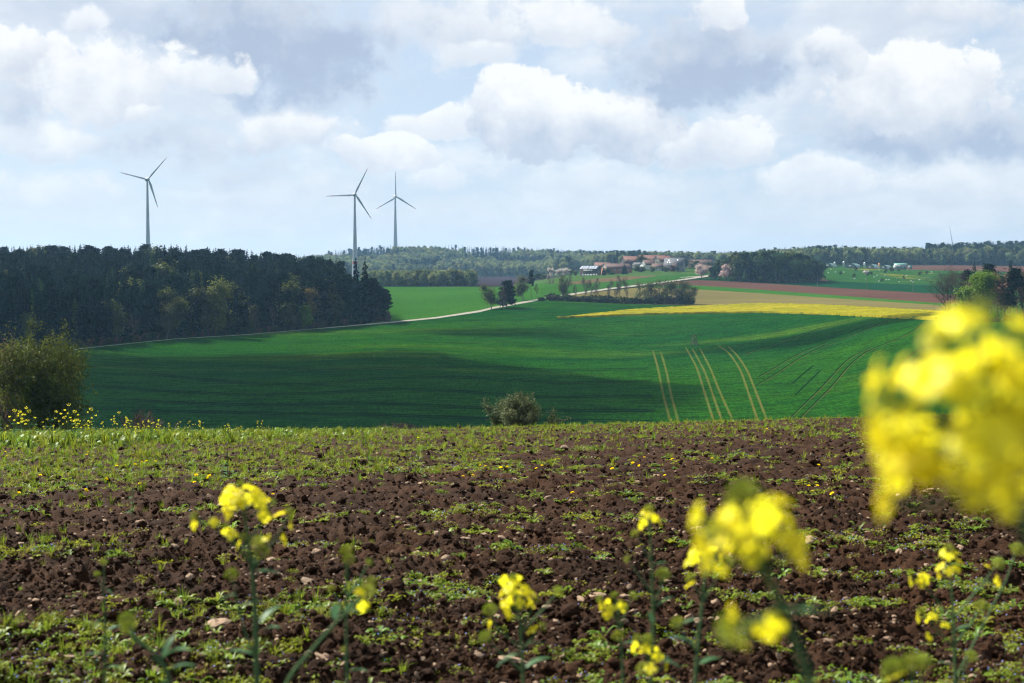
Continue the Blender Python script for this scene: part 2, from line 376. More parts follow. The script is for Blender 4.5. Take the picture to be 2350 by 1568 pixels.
# ---------------------------------------------------------------- terrain of the valley: how far away each surveyed spot lies
PROFILE = { # grid x: [(grid y, metres away), ...] from the valley floor up to the ridge
    -500: [(1003, 300), (900, 380), (830, 470), (760, 600), (660, 800), (641, 1500), (618, 2400)],
    0: [(1003, 308), (900, 397), (812, 500), (740, 640), (660, 830), (641, 1500), (618, 2400)],
    200: [(1003, 312), (900, 400), (800, 535), (740, 650), (655, 860), (641, 1500), (618, 2400)],
    400: [(1003, 312), (900, 400), (778, 600), (720, 690), (655, 870), (641, 1550), (618, 2400)],
    600: [(1003, 310), (900, 395), (800, 570), (768, 640), (720, 720), (668, 880), (648, 1600), (616, 2400)],
    750: [(1003, 310), (900, 395), (800, 560), (753, 672), (720, 735), (680, 860), (650, 1650), (604, 2430)],
    850: [(1003, 310), (900, 395), (800, 552), (743, 700), (700, 830), (665, 1000), (650, 1500), (636, 2000), (592, 2450)],
    950: [(1003, 309), (900, 395), (800, 550), (735, 718), (700, 850), (660, 1030), (650, 1500), (636, 2000), (588, 2450)],
    1100: [(1003, 309), (900, 398), (800, 562), (770, 625), (715, 745), (695, 815), (659, 1015), (650, 1550), (636, 2000), (590, 2450)],
    1200: [(1003, 310), (900, 400), (800, 570), (730, 700), (697, 780), (680, 850), (658, 1005), (650, 1500), (636, 2000), (592, 2450)],
    1260: [(1003, 310), (900, 400), (800, 575), (731, 695), (690, 798), (670, 890), (648, 1020), (641, 1090), (634, 1900), (594, 2450)],
    1330: [(1003, 311), (900, 400), (800, 580), (731, 702), (692, 797), (675, 855), (660, 925), (645, 1030), (632, 1150), (626, 1500), (618, 2050), (596, 2450)],
    1430: [(1003, 313), (900, 402), (800, 580), (726, 705), (697, 790), (664, 908), (645, 1030), (634, 1115), (624, 1200), (617, 1320), (610, 1900), (600, 2450)],
    1500: [(1003, 314), (900, 402), (796, 582), (723, 705), (698, 792), (655, 950), (634, 1105), (622, 1210), (614, 1350), (608, 2000), (602, 2450)],
    1600: [(1003, 315), (900, 401), (785, 588), (721, 700), (702, 785), (664, 930), (643, 1070), (622, 1230), (614, 1380), (610, 2000), (604, 2420)],
    1750: [(1003, 313), (900, 392), (790, 555), (718, 690), (698, 790), (674, 910), (647, 1070), (640, 1115), (622, 1260), (612, 1700), (603, 2300)],
    1900: [(1003, 305), (900, 377), (800, 500), (723, 640), (702, 735), (684, 845), (659, 1005), (645, 1110), (613, 1410), (606, 1650), (599, 2200)],
    2000: [(1003, 297), (900, 362), (800, 460), (728, 585), (706, 690), (692, 790), (665, 970), (650, 1090), (617, 1400), (608, 1650), (602, 2150)],
    2150: [(1003, 285), (900, 343), (800, 420), (736, 510), (714, 610), (700, 720), (674, 920), (656, 1070), (620, 1395), (609, 1645), (596, 2150)],
    2350: [(1003, 268), (900, 320), (800, 385), (745, 450), (720, 540), (705, 650), (685, 830), (662, 1030), (624, 1410), (611, 1655), (584, 2150)],
    2850: [(1003, 250), (900, 300), (800, 355), (750, 410), (720, 500), (690, 740), (630, 1400), (612, 1650), (577, 2150)],
}
def pchip(xk, yk, x):
    """monotone cubic through (xk, yk); yk may carry extra trailing axes"""
    xk = np.asarray(xk, float); yk = np.asarray(yk, float); h = np.diff(xk); dl = (np.diff(yk, axis=0).T / h).T
    m = np.zeros_like(yk); a, b = dl[:-1], dl[1:]
    ok = a * b > 0; m[1:-1] = np.where(ok, 2 * a * b / np.where(ok, a + b, 1), 0); m[0] = dl[0]; m[-1] = dl[-1]
    x = np.clip(x, xk[0], xk[-1]); i = np.clip(np.searchsorted(xk, x) - 1, 0, len(h) - 1)
    return xk, m, h, i, (x - xk[i]) / h[i]
_ys = np.arange(560.0, 1004.0, 1.0)
_xc = np.array(sorted(PROFILE), float)
_tab = []
for _x in sorted(PROFILE):
    _k = np.array(PROFILE[_x], float)[::-1]; _l = np.log(_k[:, 1])
    _xk, _m, _h, _i, _t = pchip(_k[:, 0], _l, _ys)
    _v = (1 + 2 * _t) * (1 - _t) ** 2 * _l[_i] + _t * (1 - _t) ** 2 * _h[_i] * _m[_i] + _t * _t * (3 - 2 * _t) * _l[_i + 1] + _t * _t * (_t - 1) * _h[_i] * _m[_i + 1]
    _tab.append(np.where(_ys < _k[0, 0], _l[0] + (_k[0, 0] - _ys) * .004, _v))
_tab = np.array(_tab)
_xf = np.arange(-500.0, 2851.0, 10.0)
_xk, _m, _h, _i, _t = pchip(_xc, _tab, _xf); _t = _t[:, None]
_T = (1 + 2 * _t) * (1 - _t) ** 2 * _tab[_i] + _t * (1 - _t) ** 2 * _h[_i][:, None] * _m[_i] + _t * _t * (3 - 2 * _t) * _tab[_i + 1] + _t * _t * (_t - 1) * _h[_i][:, None] * _m[_i + 1]
for _ in range(6):   # ease the kinks
    _T[1:-1] = (_T[:-2] + 2 * _T[1:-1] + _T[2:]) / 4; _T[:, 1:-1] = (_T[:, :-2] + 2 * _T[:, 1:-1] + _T[:, 2:]) / 4
def dep(x, y):
    fx = np.clip((np.asarray(x, float) + 500) / 10, 0, len(_xf) - 1.001); fy = np.clip(np.asarray(y, float) - 560, 0, len(_ys) - 1.001)
    fx, fy = np.broadcast_arrays(fx, fy); i = fx.astype(int); j = fy.astype(int); a = fx - i; b = fy - j
    return np.exp(_T[i, j] * (1 - a) * (1 - b) + _T[i + 1, j] * a * (1 - b) + _T[i, j + 1] * (1 - a) * b + _T[i + 1, j + 1] * a * b)
def G(x, y, lift=0.0):
    p = at(x, y, dep(x, y)); p[..., 2] += lift; return p
def poly(pts):
    a = np.array(pts, float); return lambda x: np.interp(x, a[:, 0], a[:, 1])

crest = poly([(-500, 618), (200, 618), (640, 616), (700, 610), (800, 593), (907, 584), (1150, 588), (1400, 597), (1650, 606), (1880, 600), (2000, 603), (2100, 600), (2200, 592), (2350, 584), (2850, 577)])
def zf(X, Y):
    """the near hillside under the photographer: convex, tilted a little"""
    return -1.1 - .0550 * Y - .000543 * np.maximum(Y, 0) ** 2 + .028 * X * np.clip(Y / 20, .3, 1)

def build_terrain():
    mg = mat_field('meadow_ground', (.022, .060, .010), (.012, .04, .008), scale=.01, fine=.3)
    xs = np.linspace(-500, 2850, 420); t = np.linspace(0, 1, 260)
    X = np.repeat(xs[None], len(t), 0); yc = crest(xs)
    Yp = 1003 + (yc[None] - 1003) * t[:, None]
    D = dep(X, Yp); D = np.maximum.accumulate(D, 0)
    p = at(X, Yp, D); p[..., 2] -= .45
    # beyond the ridge the land falls away
    extra = []
    last = p[-1]
    for k, dz in ((1.15, -6), (1.6, -25), (2.2, -40)):
        q = last.copy(); q[:, :2] *= k; q[:, 2] += dz; extra.append(q)
    p = np.concatenate([p, np.array(extra)], 0)
    mb = MB(); mb.add(p.reshape(-1, 3), grid_faces(p.shape[0], p.shape[1]))
    tag(mb.build('terrain', mg, smooth=True), 'rolling valley floor and hills under the fields and woods', kind='structure')
    # hidden lower slope between the near field's brow and the valley floor
    u = np.linspace(-.62, .62, 60); Yr = np.concatenate([np.linspace(38, 120, 30), np.linspace(126, 322, 40)])
    U, YY = np.meshgrid(u, Yr); XX = U * YY
    z = zf(XX, YY) - .3
    xp = CX + FPX * u; v = at(xp, np.full_like(xp, 1000.0), dep(xp, np.full_like(xp, 1000.0)))
    s = np.clip((YY - 120) / 190, 0, 1); s = s * s * (3 - 2 * s)
    z = z * (1 - s) + (v[None, :, 2] - .2) * s
    mb = MB(); mb.add(np.stack([XX, YY, z], -1).reshape(-1, 3), grid_faces(len(Yr), len(u)))
    tag(mb.build('hillside', mg, smooth=True), 'grassy slope falling from the field brow into the valley', kind='structure')
    # ground out to the horizon
    mb = MB(); g = np.linspace(-6000, 6000, 13); A, B = np.meshgrid(g, g); mb.add(np.stack([A, B, np.full_like(A, -75.0)], -1).reshape(-1, 3), grid_faces(13, 13))
    tag(mb.build('ground', mg), 'land reaching to the horizon beyond the hills', kind='structure')
build_terrain()

def band(name, label, x0, x1, low, high, mat, nx=None, ny=14, lift=0.0, skirt=0.0, rough=0.0, seed=1):
    nx = nx or int((x1 - x0) / 8) + 2
    xs = np.linspace(x0, x1, nx); t = np.linspace(0, 1, ny)
    X = np.repeat(xs[None], ny, 0); lo, hi = low(xs), high(xs)
    Yp = lo[None] + (hi - lo)[None] * t[:, None]
    D = np.maximum.accumulate(dep(X, Yp), 0)
    p = at(X, Yp, D); p[..., 2] += lift
    if rough: p[..., 2] += rough * fbm(p[..., 0] * .35, p[..., 1] * .2, 3, seed)
    mb = MB()
    if skirt:
        r = p[0].copy(); r[:, 2] -= skirt; r[:, 1] -= .25; b = p[-1].copy(); b[:, 2] -= skirt
        p = np.concatenate([r[None], p, b[None]], 0)
    mb.add(p.reshape(-1, 3), grid_faces(p.shape[0], nx))
    return tag(mb.build(name, mat, smooth=True), label, kind='structure')

TRACK = [(120, 811), (190, 800), (400, 778.5), (560, 769), (750, 753), (900, 740), (1000, 730), (1100, 715), (1130, 707.5), (1240, 687.5), (1300, 677.5), (1400, 663), (1500, 651.5), (1590, 639), (1645, 631.5)]
track = poly(TRACK)
def build_fields():
    wheat = mat_field('young_wheat', (.015, .064, .004), (.006, .045, .006), scale=.02, fine=.45, fine_amt=.6, stretch=(.25, 1.2, 1), rot=-.06, col3=(.042, .092, .006), patch=(.54, .72), pscale=.012, bump=1.0, grain=.45)
    wheat2 = mat_field('bright_young_wheat', (.036, .112, .012), (.026, .092, .010), scale=.01, fine=.7, fine_amt=.15, bump=.5, grain=.3)
    wheat3 = mat_field('upland_wheat', (.030, .095, .012), (.022, .078, .010), scale=.02, fine=.6, fine_amt=.15)
    dkgreen = mat_field('deep_green_crop', (.006, .045, .014), (.004, .036, .012), scale=.02, fine=.5, fine_amt=.12)
    tan = mat_field('stubble', (.15, .125, .045), (.115, .10, .036), scale=.03, fine=.5, fine_amt=.15, stretch=(.12, 1, 1), rot=-.25)
    brown = mat_field('ploughed_soil', (.095, .047, .034), (.072, .035, .026), scale=.03, fine=.5, fine_amt=.2, stretch=(.25, 1, 1), rot=-.2)
    brown2 = mat_field('pale_ploughed_soil', (.12, .08, .045), (.09, .07, .032), scale=.03, fine=.5, fine_amt=.15)
    purple = mat_field('dark_ploughed_soil', (.035, .022, .026), (.026, .017, .022), scale=.02, fine=.2, fine_amt=.15)
    meadow = mat_field('village_meadow', (.055, .105, .022), (.038, .08, .018), scale=.05, fine=.5, fine_amt=.2)
    pasture = mat_field('hutch_pasture', (.024, .078, .012), (.016, .06, .010), scale=.03, fine=.4, fine_amt=.2, col3=(.17, .15, .012), patch=(.54, .66), pscale=.013)
    rape = mat_field('rapeseed_bloom', (.30, .25, .010), (.19, .18, .010), scale=.05, fine=.5, fine_amt=.45, stretch=(.4, 1, 1), rot=-.1, bump=1.0, col3=(.09, .13, .01), patch=(.5, .72), pscale=.10)
    gravel = mat_field('track_gravel', (.36, .33, .29), (.28, .26, .22), scale=.2, fine=2.0, fine_amt=.12)
    main_top = poly([(120, 808), (190, 797), (400, 776), (560, 767), (750, 751), (900, 738.5), (1000, 729), (1100, 714), (1130, 706.5), (1240, 686.5), (1270, 688), (1430, 695), (1590, 699), (1767, 697), (1900, 702), (2000, 707), (2150, 715), (2400, 722)])
    f = band('wheat_field', 'broad dark green field of young wheat filling the valley', 120, 2400, lambda x: x * 0 + 1001, main_top, wheat, nx=300, ny=90)
    rape_lo = poly([(1275, 731.3), (1310, 730), (1500, 722.5), (1650, 719.5), (1750, 718.5), (1900, 723), (2000, 728.5), (2100, 733), (2165, 737)])
    rape_hi = poly([(1275, 731), (1310, 729), (1450, 713), (1600, 705), (1767, 699), (1900, 703), (2000, 708.5), (2130, 716), (2165, 719)])
    band('rapeseed_field', 'bright yellow strip of flowering rapeseed across the slope', 1278, 2165, rape_lo, rape_hi, rape, nx=420, ny=26, lift=.9, skirt=.9, rough=.28)
    tan_hi = poly([(1290, 680), (1400, 667), (1480, 659), (1590, 664), (1750, 674), (1900, 684), (2130, 699), (2200, 703)])
    tan_lo = poly([(1290, 690), (1430, 697), (1590, 702), (1767, 701), (1900, 704), (2000, 710), (2130, 717), (2200, 721)])
    band('stubble_field', 'tan stubble field above the rapeseed strip', 1285, 2200, tan_lo, tan_hi, tan, lift=.05)
    strip_hi = poly([(1470, 659), (1567, 653.5), (1700, 662), (1850, 673), (2130, 694.5), (2200, 699)])
    band('green_strip', 'thin light green crop strip between tan stubble and brown soil', 1470, 2200, tan_hi, strip_hi, wheat2, ny=6, lift=.05)
    brown_hi = poly([(1520, 652), (1560, 646), (1600, 643), (1700, 647), (1877, 658.5), (2130, 673.5), (2220, 678)])
    band('ploughed_field', 'reddish brown ploughed field below the copse', 1515, 2220, strip_hi, brown_hi, brown, lift=.05)
    dk_hi = poly([(1600, 640), (1700, 642), (1887, 645), (2130, 655), (2220, 658)])
    band('crop_field', 'deep green crop field between brown soil and the hutch pasture', 1600, 2220, brown_hi, dk_hi, dkgreen, lift=.05)
    past_hi = poly([(1840, 613), (1890, 612), (2000, 617), (2087, 619), (2133, 619), (2260, 622)])
    band('pasture', 'green pasture dotted with small white hutches below the farm sheds', 1840, 2260, dk_hi, past_hi, pasture, ny=20, lift=.05)
    band('distant_ploughed_field', 'distant brown ploughed field beside the green roofed shed', 2080, 2450, poly([(2080, 619.5), (2260, 622.5), (2450, 627)]), poly([(2080, 609.5), (2200, 609.5), (2450, 613)]), brown, lift=.05)
    up_lo = poly([(x, y + .4) for x, y in TRACK])
    band('upper_wheat_field', 'light green wheat field above the track beside the forest', 840, 1250, up_lo, poly([(840, 660), (900, 659), (1050, 658.5), (1130, 658.5), (1180, 658), (1250, 650)]), wheat2, ny=30, lift=.02)
    band('village_wheat_field', 'green wheat field between the track and the village', 1240, 1630, up_lo, poly([(1240, 651), (1296, 651), (1323, 652), (1420, 645), (1503, 634), (1590, 628), (1630, 627)]), wheat3, lift=.03)
    band('bare_strip', 'pale brown bare strip below the village barns', 1285, 1505, poly([(1285, 653), (1323, 652.5), (1420, 645.5), (1505, 634.5)]), poly([(1285, 652), (1296, 650), (1360, 641), (1433, 634.5), (1505, 633)]), brown2, ny=6, lift=.08)
    band('village_green', 'mown meadow around the village barns', 1180, 1660, poly([(1180, 660), (1253, 650), (1296, 651), (1360, 642), (1433, 635), (1505, 634), (1590, 628), (1660, 627)]), poly([(1180, 652), (1253, 641), (1333, 629), (1430, 622), (1590, 617), (1660, 617)]), meadow, lift=.03)
    band('dark_ploughed_field', 'dark purple brown ploughed field at the foot of the wooded hill', 980, 1300, poly([(980, 659), (1300, 656)]), poly([(980, 636), (1300, 634)]), purple, ny=20)
    # gravel farm track with a grassy verge
    xs = np.concatenate([np.linspace(120, 900, 60), np.linspace(906, 1645, 120)]); th = np.interp(xs, [120, 700, 900, 1100, 1250, 1645], [.4, .45, 1.2, 2.1, 1.9, 1.4])  # strip thinned along the forest to stand in for shade on the gravel
    c = track(xs); rows = []
    for k in (-1, -.35, .35, 1):
        rows.append(G(xs, c - k * th, .10 + .05 * (1 - abs(k))))
    p = np.array(rows); mb = MB(); mb.add(p.reshape(-1, 3), grid_faces(4, len(xs)))
    tag(mb.build('farm_track', gravel, smooth=True), 'pale gravel farm track climbing from the forest edge to the village', kind='structure')
    mb = MB(); p = np.array([G(np.linspace(1560, 1660, 30), y, .16) for y in (np.interp(np.linspace(1560, 1660, 30), [1560, 1600, 1660], [637.5, 636.5, 630]), np.interp(np.linspace(1560, 1660, 30), [1560, 1600, 1660], [636.8, 634.8, 628.5]))])
    mb.add(p.reshape(-1, 3), grid_faces(2, 30)); tag(mb.build('track_junction', gravel), 'gravel turning place where the track meets the village lane', kind='structure')

    # wheel tracks pressed into the wheat
    darkrut = mat_field('rut_dark', (.004, .026, .004), (.003, .018, .004), scale=.3, fine=1.5)
    soilrut = mat_field('rut_soil', (.13, .09, .03), (.075, .085, .015), scale=.15, fine=1.5, fine_amt=.3, col3=(.05, .13, .02), patch=(.5, .6), pscale=.25)
    limerut = mat_field('rut_lime', (.050, .095, .009), (.028, .075, .008), scale=.2, fine=1.5, fine_amt=.3)
    def rut(pts, width, mat, up=.10):
        a = np.array(pts, float); s = np.concatenate([[0], np.cumsum(np.hypot(*np.diff(a, axis=0).T))])
        k = max(8, int(s[-1] / 9)); q = np.linspace(0, s[-1], k)
        from_x = np.interp(q, s, a[:, 0]); from_y = np.interp(q, s, a[:, 1])
        for _ in range(3):   # round the corners
            from_x[1:-1] = (from_x[:-2] + 2 * from_x[1:-1] + from_x[2:]) / 4; from_y[1:-1] = (from_y[:-2] + 2 * from_y[1:-1] + from_y[2:]) / 4
        p = G(from_x, from_y, up); tn = np.gradient(p[:, :2], axis=0); tn /= np.linalg.norm(tn, axis=1, keepdims=True)
        nrm = np.stack([-tn[:, 1], tn[:, 0]], -1)
        wv = width * (1 + .35 * fbm(q * .08, q * 0 + a[0, 0], 2)); wv[0] *= .3; wv[-1] *= .3
        l = p.copy(); r = p.copy(); l[:, :2] += nrm * wv[:, None] / 2; r[:, :2] -= nrm * wv[:, None] / 2
        mb = MB(); mb.add(np.array([l, r]).reshape(-1, 3), grid_faces(2, k)); mb.build('wheel_track', mat, f)
    contour = [
        [(200, 826), (435, 822), (587, 819), (857, 824), (1037, 821), (1246, 826), (1486, 824)],
        [(192, 839), (435, 831.5), (587, 839), (737, 850), (917, 843.5), (1097, 840), (1276, 849), (1492, 845)],
        [(195, 858), (345, 857), (450, 869), (587, 879.5), (707, 881), (887, 867), (1037, 864.5), (1175, 871), (1276, 878), (1501, 873)],
        [(210, 884), (390, 897), (587, 906), (767, 899), (917, 891), (1037, 896), (1175, 906), (1246, 910), (1501, 908)],
        [(228, 915), (400, 922), (587, 929), (857, 924), (1175, 938), (1246, 941), (1501, 941)],
        [(300, 940), (587, 947), (857, 950), (1097, 959), (1500, 966)]]
    for k, c in enumerate(contour):
        rut(c, 1.6 if k else 1.0, darkrut)
        if k: rut([(x, y + 3.2 + .006 * (y - 820)) for x, y in c], 1.2, darkrut)
    for c in ([(560, 806), (857, 803), (947, 799), (1175, 794.5), (1366, 792), (1516, 796)], [(1097, 766), (1276, 750), (1370, 739)], [(1290, 756), (1400, 740)], [(1200, 714), (1310, 700)], [(1330, 710), (1385, 702)], [(1410, 711), (1455, 704)],
              [(900, 779), (1010, 770), (1130, 752)], [(1430, 776), (1500, 770)], [(1300, 778), (1420, 763)],
              [(1813, 885), (1867, 839)], [(1824, 908), (1885, 849)], [(1600, 770), (1700, 757), (1790, 744)]): rut(c, .5, darkrut)
    for c in ([(1498, 804), (1510, 845), (1522, 908), (1539, 970)], [(1516, 807), (1530, 854), (1540, 908), (1557, 970)],
              [(1573, 797), (1600, 845), (1615, 896), (1638, 968)], [(1588, 799), (1618, 854), (1633, 899), (1656, 965)], [(1606, 800), (1630, 845), (1651, 899), (1680, 962)],
              [(1645, 792), (1672, 808), (1700, 850), (1740, 970)], [(1670, 795), (1690, 813), (1715, 850), (1762, 970)]): rut(c, .85, limerut); rut(c, .42, soilrut, .14)
    for c in ([(1593, 792), (1645, 792), (1670, 795)], [(1000, 790), (1100, 786), (1180, 783)], [(1290, 697), (1400, 702), (1500, 705)]): rut(c, 1.4, limerut)
    for c in ([(1813, 960), (1882, 893), (1936, 833), (1960, 815), (2000, 798)], [(1836, 960), (1906, 890), (1948, 839), (1984, 809), (2020, 794), (2050, 782), (2095, 761), (2119, 741.5)],
              [(1735, 885), (1762, 870.5), (1822, 830), (1852, 812), (1897, 792.5), (1948, 773), (1990, 755), (2041, 734)], [(1735, 868), (1762, 854), (1816, 821), (1849, 804.5), (1900, 786)],
              [(1700, 815), (1762, 795.5), (1852, 764), (1957, 733)], [(1990, 960), (2053, 860), (2077, 824), (2125, 790), (2180, 747)], [(2010, 960), (2068, 868), (2092, 830), (2140, 792), (2194, 747)]):
        rut(c, .42, darkrut); rut([(x + 2, y + 1.2) for x, y in c], .20, soilrut)
    return f
WHEAT = build_fields()
# ---------------------------------------------------------------- tree and shrub shapes (shared mesh data)
def unit(v): return v / (np.linalg.norm(v, axis=-1, keepdims=True) + 1e-12)
def leaf_quads(mb, c, size, rng, up=.4, aspect=1.6, m=0, out=None):
    """many small pointed leaf sprays: rhombic faces with random tilt"""
    n = len(c); nrm = rng.normal(size=(n, 3)); nrm[:, 2] = np.abs(nrm[:, 2]) + up
    if out is not None: nrm = nrm * .6 + out
    nrm = unit(nrm); a = unit(np.cross(nrm, rng.normal(size=(n, 3)))); b = np.cross(nrm, a)
    s = np.broadcast_to(np.asarray(size, float), (n,))[:, None] * rng.uniform(.7, 1.3, (n, 1))
    v = np.stack([c + a * s * aspect / 2, c + b * s / 2 + a * s * .12, c - a * s * aspect / 2, c - b * s / 2 + a * s * .12], 1)
    mb.add(v.reshape(-1, 3), np.arange(4 * n).reshape(-1, 4), m)
def limb(mb, rng, p, d, length, r0, r1, n=5, wob=.12, lift=.0, sides=5):
    pts = [np.array(p, float)]; d = unit(np.array(d, float))
    for k in range(n):
        d = unit(d + rng.normal(size=3) * wob + np.array([0, 0, lift])); pts.append(pts[-1] + d * length / n)
    pts = np.array(pts); mb.tube(pts, np.linspace(r0, r1, n + 1), sides)
    return pts
def spruce(seed, h=24.0, w=3.3, base=.12, whorls=30, droop=.35, dense=7):
    rng = np.random.RandomState(seed); t = MB(); c = MB()
    t.tube([(0, 0, -.6), (0, 0, h * .35), (0, 0, h * .98)], [h * .012, h * .008, .03], 6)
    zs = base + (1 - base) * np.linspace(0, 1, whorls) ** .9
    for zt in zs:
        z = h * zt; rr = w * (1 - zt) ** .68 * rng.uniform(.8, 1.1) + .25
        if zt < base + .12: rr *= .75 + 2 * (zt - base)
        nb = max(4, int(dense * (1 - .45 * zt)))
        a0 = rng.rand() * 6.28
        for k in range(nb):
            a = a0 + 6.283 * k / nb + rng.normal() * .18; L = rr * rng.uniform(.65, 1.2)
            dr = np.array([math.cos(a), math.sin(a), 0]); sd = np.array([-dr[1], dr[0], 0])
            dz = -droop * L * rng.uniform(.6, 1.3) + .12 * L
            root = np.array([0, 0, z + rng.normal() * h * .011]); tip = root + dr * L + np.array([0, 0, dz]); mid = root + dr * L * .55 + np.array([0, 0, dz * .35 + .1])
            wv = L * .30 + .12
            hang = np.array([0, 0, -.22 * L - .12])
            v = [root + sd * .06, mid + sd * wv + hang * .6, tip, mid - sd * wv + hang * .6, root - sd * .06, mid + np.array([0, 0, .05]), mid + hang * 1.9 + dr * .15 * L]
            c.add(v, [(0, 1, 5), (1, 2, 5), (2, 3, 5), (3, 4, 5), (5, 6, 2), (0, 6, 5)])
    top = np.array([(0, 0, h * .955), (.12, 0, h * .97), (0, 0, h * 1.015), (-.08, .1, h * .97)]); c.add(top, [(0, 1, 2), (0, 2, 3)])
    return t, c
def pine(seed, h=22.0, w=3.4, bare=.5, clumps=42):
    rng = np.random.RandomState(seed); t = MB(); c = MB()
    tr = limb(t, rng, (0, 0, -.6), (0, 0, 1), h * .95, h * .012, .05, 8, .035, .04, 6)
    ctr = []
    for k in range(clumps):
        f = bare + (1 - bare) * rng.rand() ** .8; z = f * (len(tr) - 1); i = min(int(z), len(tr) - 2); p = tr[i] + (tr[i + 1] - tr[i]) * (z - i)
        a = rng.rand() * 6.28; L = w * (1.1 - .75 * (f - bare) / (1 - bare)) * rng.uniform(.35, 1.05)
        d = np.array([math.cos(a), math.sin(a), rng.uniform(-.15, .45)])
        pts = limb(t, rng, p, d, L, .07, .02, 3, .12, .08, 3); ctr.append(pts[-1]); ctr.append(pts[-2] * .5 + pts[-1] * .5)
    for p in ctr:
        n = 26; q = p + rng.normal(size=(n, 3)) * np.array([.75, .75, .30]); leaf_quads(c, q, .62, rng, .8, 1.9)
    for k in range(7):
        z = rng.uniform(.2, bare); p = tr[int(z * (len(tr) - 1))]; a = rng.rand() * 6.28
        limb(t, rng, p, (math.cos(a), math.sin(a), -.1), w * .35, .04, .01, 3, .1, 0, 3)
    return t, c
def broadleaf(seed, h=14.0, w=5.0, leaves=3500, leaf=.5, trunk=.18, nlimb=9, stems=1, sub=6, twigs=True, sparse=1.0, droop=0.0, tight=.085, low=.25):
    """forked trunk, limbs, twigs; leaves gathered at the twig ends so that gaps stay open"""
    rng = np.random.RandomState(seed); t = MB(); c = MB(); tips = []
    for s in range(stems):
        a = rng.rand() * 6.28; lean = .10 if stems == 1 else .42
        d0 = np.array([math.cos(a) * lean, math.sin(a) * lean, 1]); r0 = h * .018 / math.sqrt(stems) ** .6
        tr = limb(t, rng, (rng.normal() * .12 * (stems > 1), rng.normal() * .12 * (stems > 1), -.5), d0, h * .80, r0, r0 * .22, 7, .07, .05, 6)
        for k in range(max(4, nlimb // (1 if stems == 1 else 2))):
            f = rng.uniform(low, .97); z = f * (len(tr) - 1); i = min(int(z), len(tr) - 2); p = tr[i] + (tr[i + 1] - tr[i]) * (z - i)
            a = 2.4 * k + rng.normal() * .5
            reach = w * math.sin(math.pi * (.20 + .72 * (f - low) / (1 - low + .02))) ** .8 * rng.uniform(.7, 1.1)
            el = rng.uniform(.25, .8) + .5 * f
            lb = limb(t, rng, p, (math.cos(a), math.sin(a), el), reach, r0 * .42, r0 * .10, 5, .13, .06 - droop, 4)
            for m in range(sub):
                g = rng.uniform(.3, 1.0) * 5; i2 = min(int(g), 4); q = lb[i2] + (lb[i2 + 1] - lb[i2]) * (g - i2)
                d = unit(lb[i2 + 1] - lb[i2]) + rng.normal(size=3) * .75 + np.array([0, 0, .25 - droop * 3])
                tw = limb(t, rng, q, d, reach * rng.uniform(.3, .6), r0 * .12, .012, 4, .18, .04 - droop, 3)
                tips += [tw[-1], tw[-2], tw[2]]
                if twigs:
                    for _ in range(5):
                        b = tw[rng.randint(1, 5)]; e = b + unit(rng.normal(size=3) + np.array([0, 0, .5 - droop * 5])) * reach * rng.uniform(.10, .24)
                        wd = np.cross(e - b, rng.normal(size=3)); wd = unit(wd) * .028 * h / 14
                        t.add([b - wd, b + wd, e], [(0, 1, 2)]); tips.append(e)
    tips = np.array(tips)
    if leaves:
        k = rng.randint(0, len(tips), int(leaves * sparse)); q = tips[k] + rng.normal(size=(len(k), 3)) * h * tight * np.array([.75, .75, .6])
        ctr = q.mean(0); leaf_quads(c, q, leaf, rng, .5, 1.5, 0, unit(q - ctr) * .8)
    else:   # the haze of fine twigs of a tree not yet in leaf
        k = rng.randint(0, len(tips), 2600); b = tips[k] + rng.normal(size=(len(k), 3)) * h * .03
        e = b + unit(rng.normal(size=(len(k), 3)) + np.array([0, 0, .6])) * (h * .055); wd = unit(np.cross(e - b, rng.normal(size=(len(k), 3)))) * .012 * h / 14 * 1.7
        c.add(np.stack([b - wd, b + wd, e], 1).reshape(-1, 3), np.arange(3 * len(k)).reshape(-1, 3))
    return t, c
def shrub(seed, h=3.4, w=4.1, leaves=9000, leaf=.14, stems=16):
    rng = np.random.RandomState(seed); t = MB(); c = MB(); tips = []
    for s in range(stems):
        a = rng.rand() * 6.28; out = rng.uniform(.05, 1.0); d = (math.cos(a) * out, math.sin(a) * out, .95)
        L = math.hypot(w / 2 * out, h * (1 - .25 * out)) * rng.uniform(.85, 1.0)
        st = limb(t, rng, (rng.normal() * .25, rng.normal() * .25, -.2), d, L, .05, .012, 6, .10, .03, 4); tips += list(st[2:])
        for m in range(9):
            i = rng.randint(2, 7); tw = limb(t, rng, st[i], unit(st[i] - st[i - 1]) + rng.normal(size=3) * .6 + np.array([0, 0, .3]), L * rng.uniform(.15, .33), .018, .006, 3, .15, .1, 3); tips += list(tw[1:])
    tips = np.array(tips); k = rng.randint(0, len(tips), leaves); q = tips[k] + rng.normal(size=(leaves, 3)) * h * .05; q[:, 2] = np.maximum(q[:, 2], .05)
    if leaves: leaf_quads(c, q, leaf, rng, .4, 1.8, 0, unit(q - q.mean(0)) * .6)
    else:
        k = rng.randint(0, len(tips), 1500); b = tips[k] + rng.normal(size=(len(k), 3)) * h * .04
        e = b + unit(rng.normal(size=(len(k), 3)) + np.array([0, 0, .6])) * (h * .13); wd = unit(np.cross(e - b, rng.normal(size=(len(k), 3)))) * .009
        c.add(np.stack([b - wd, b + wd, e], 1).reshape(-1, 3), np.arange(3 * len(k)).reshape(-1, 3))
    return t, c

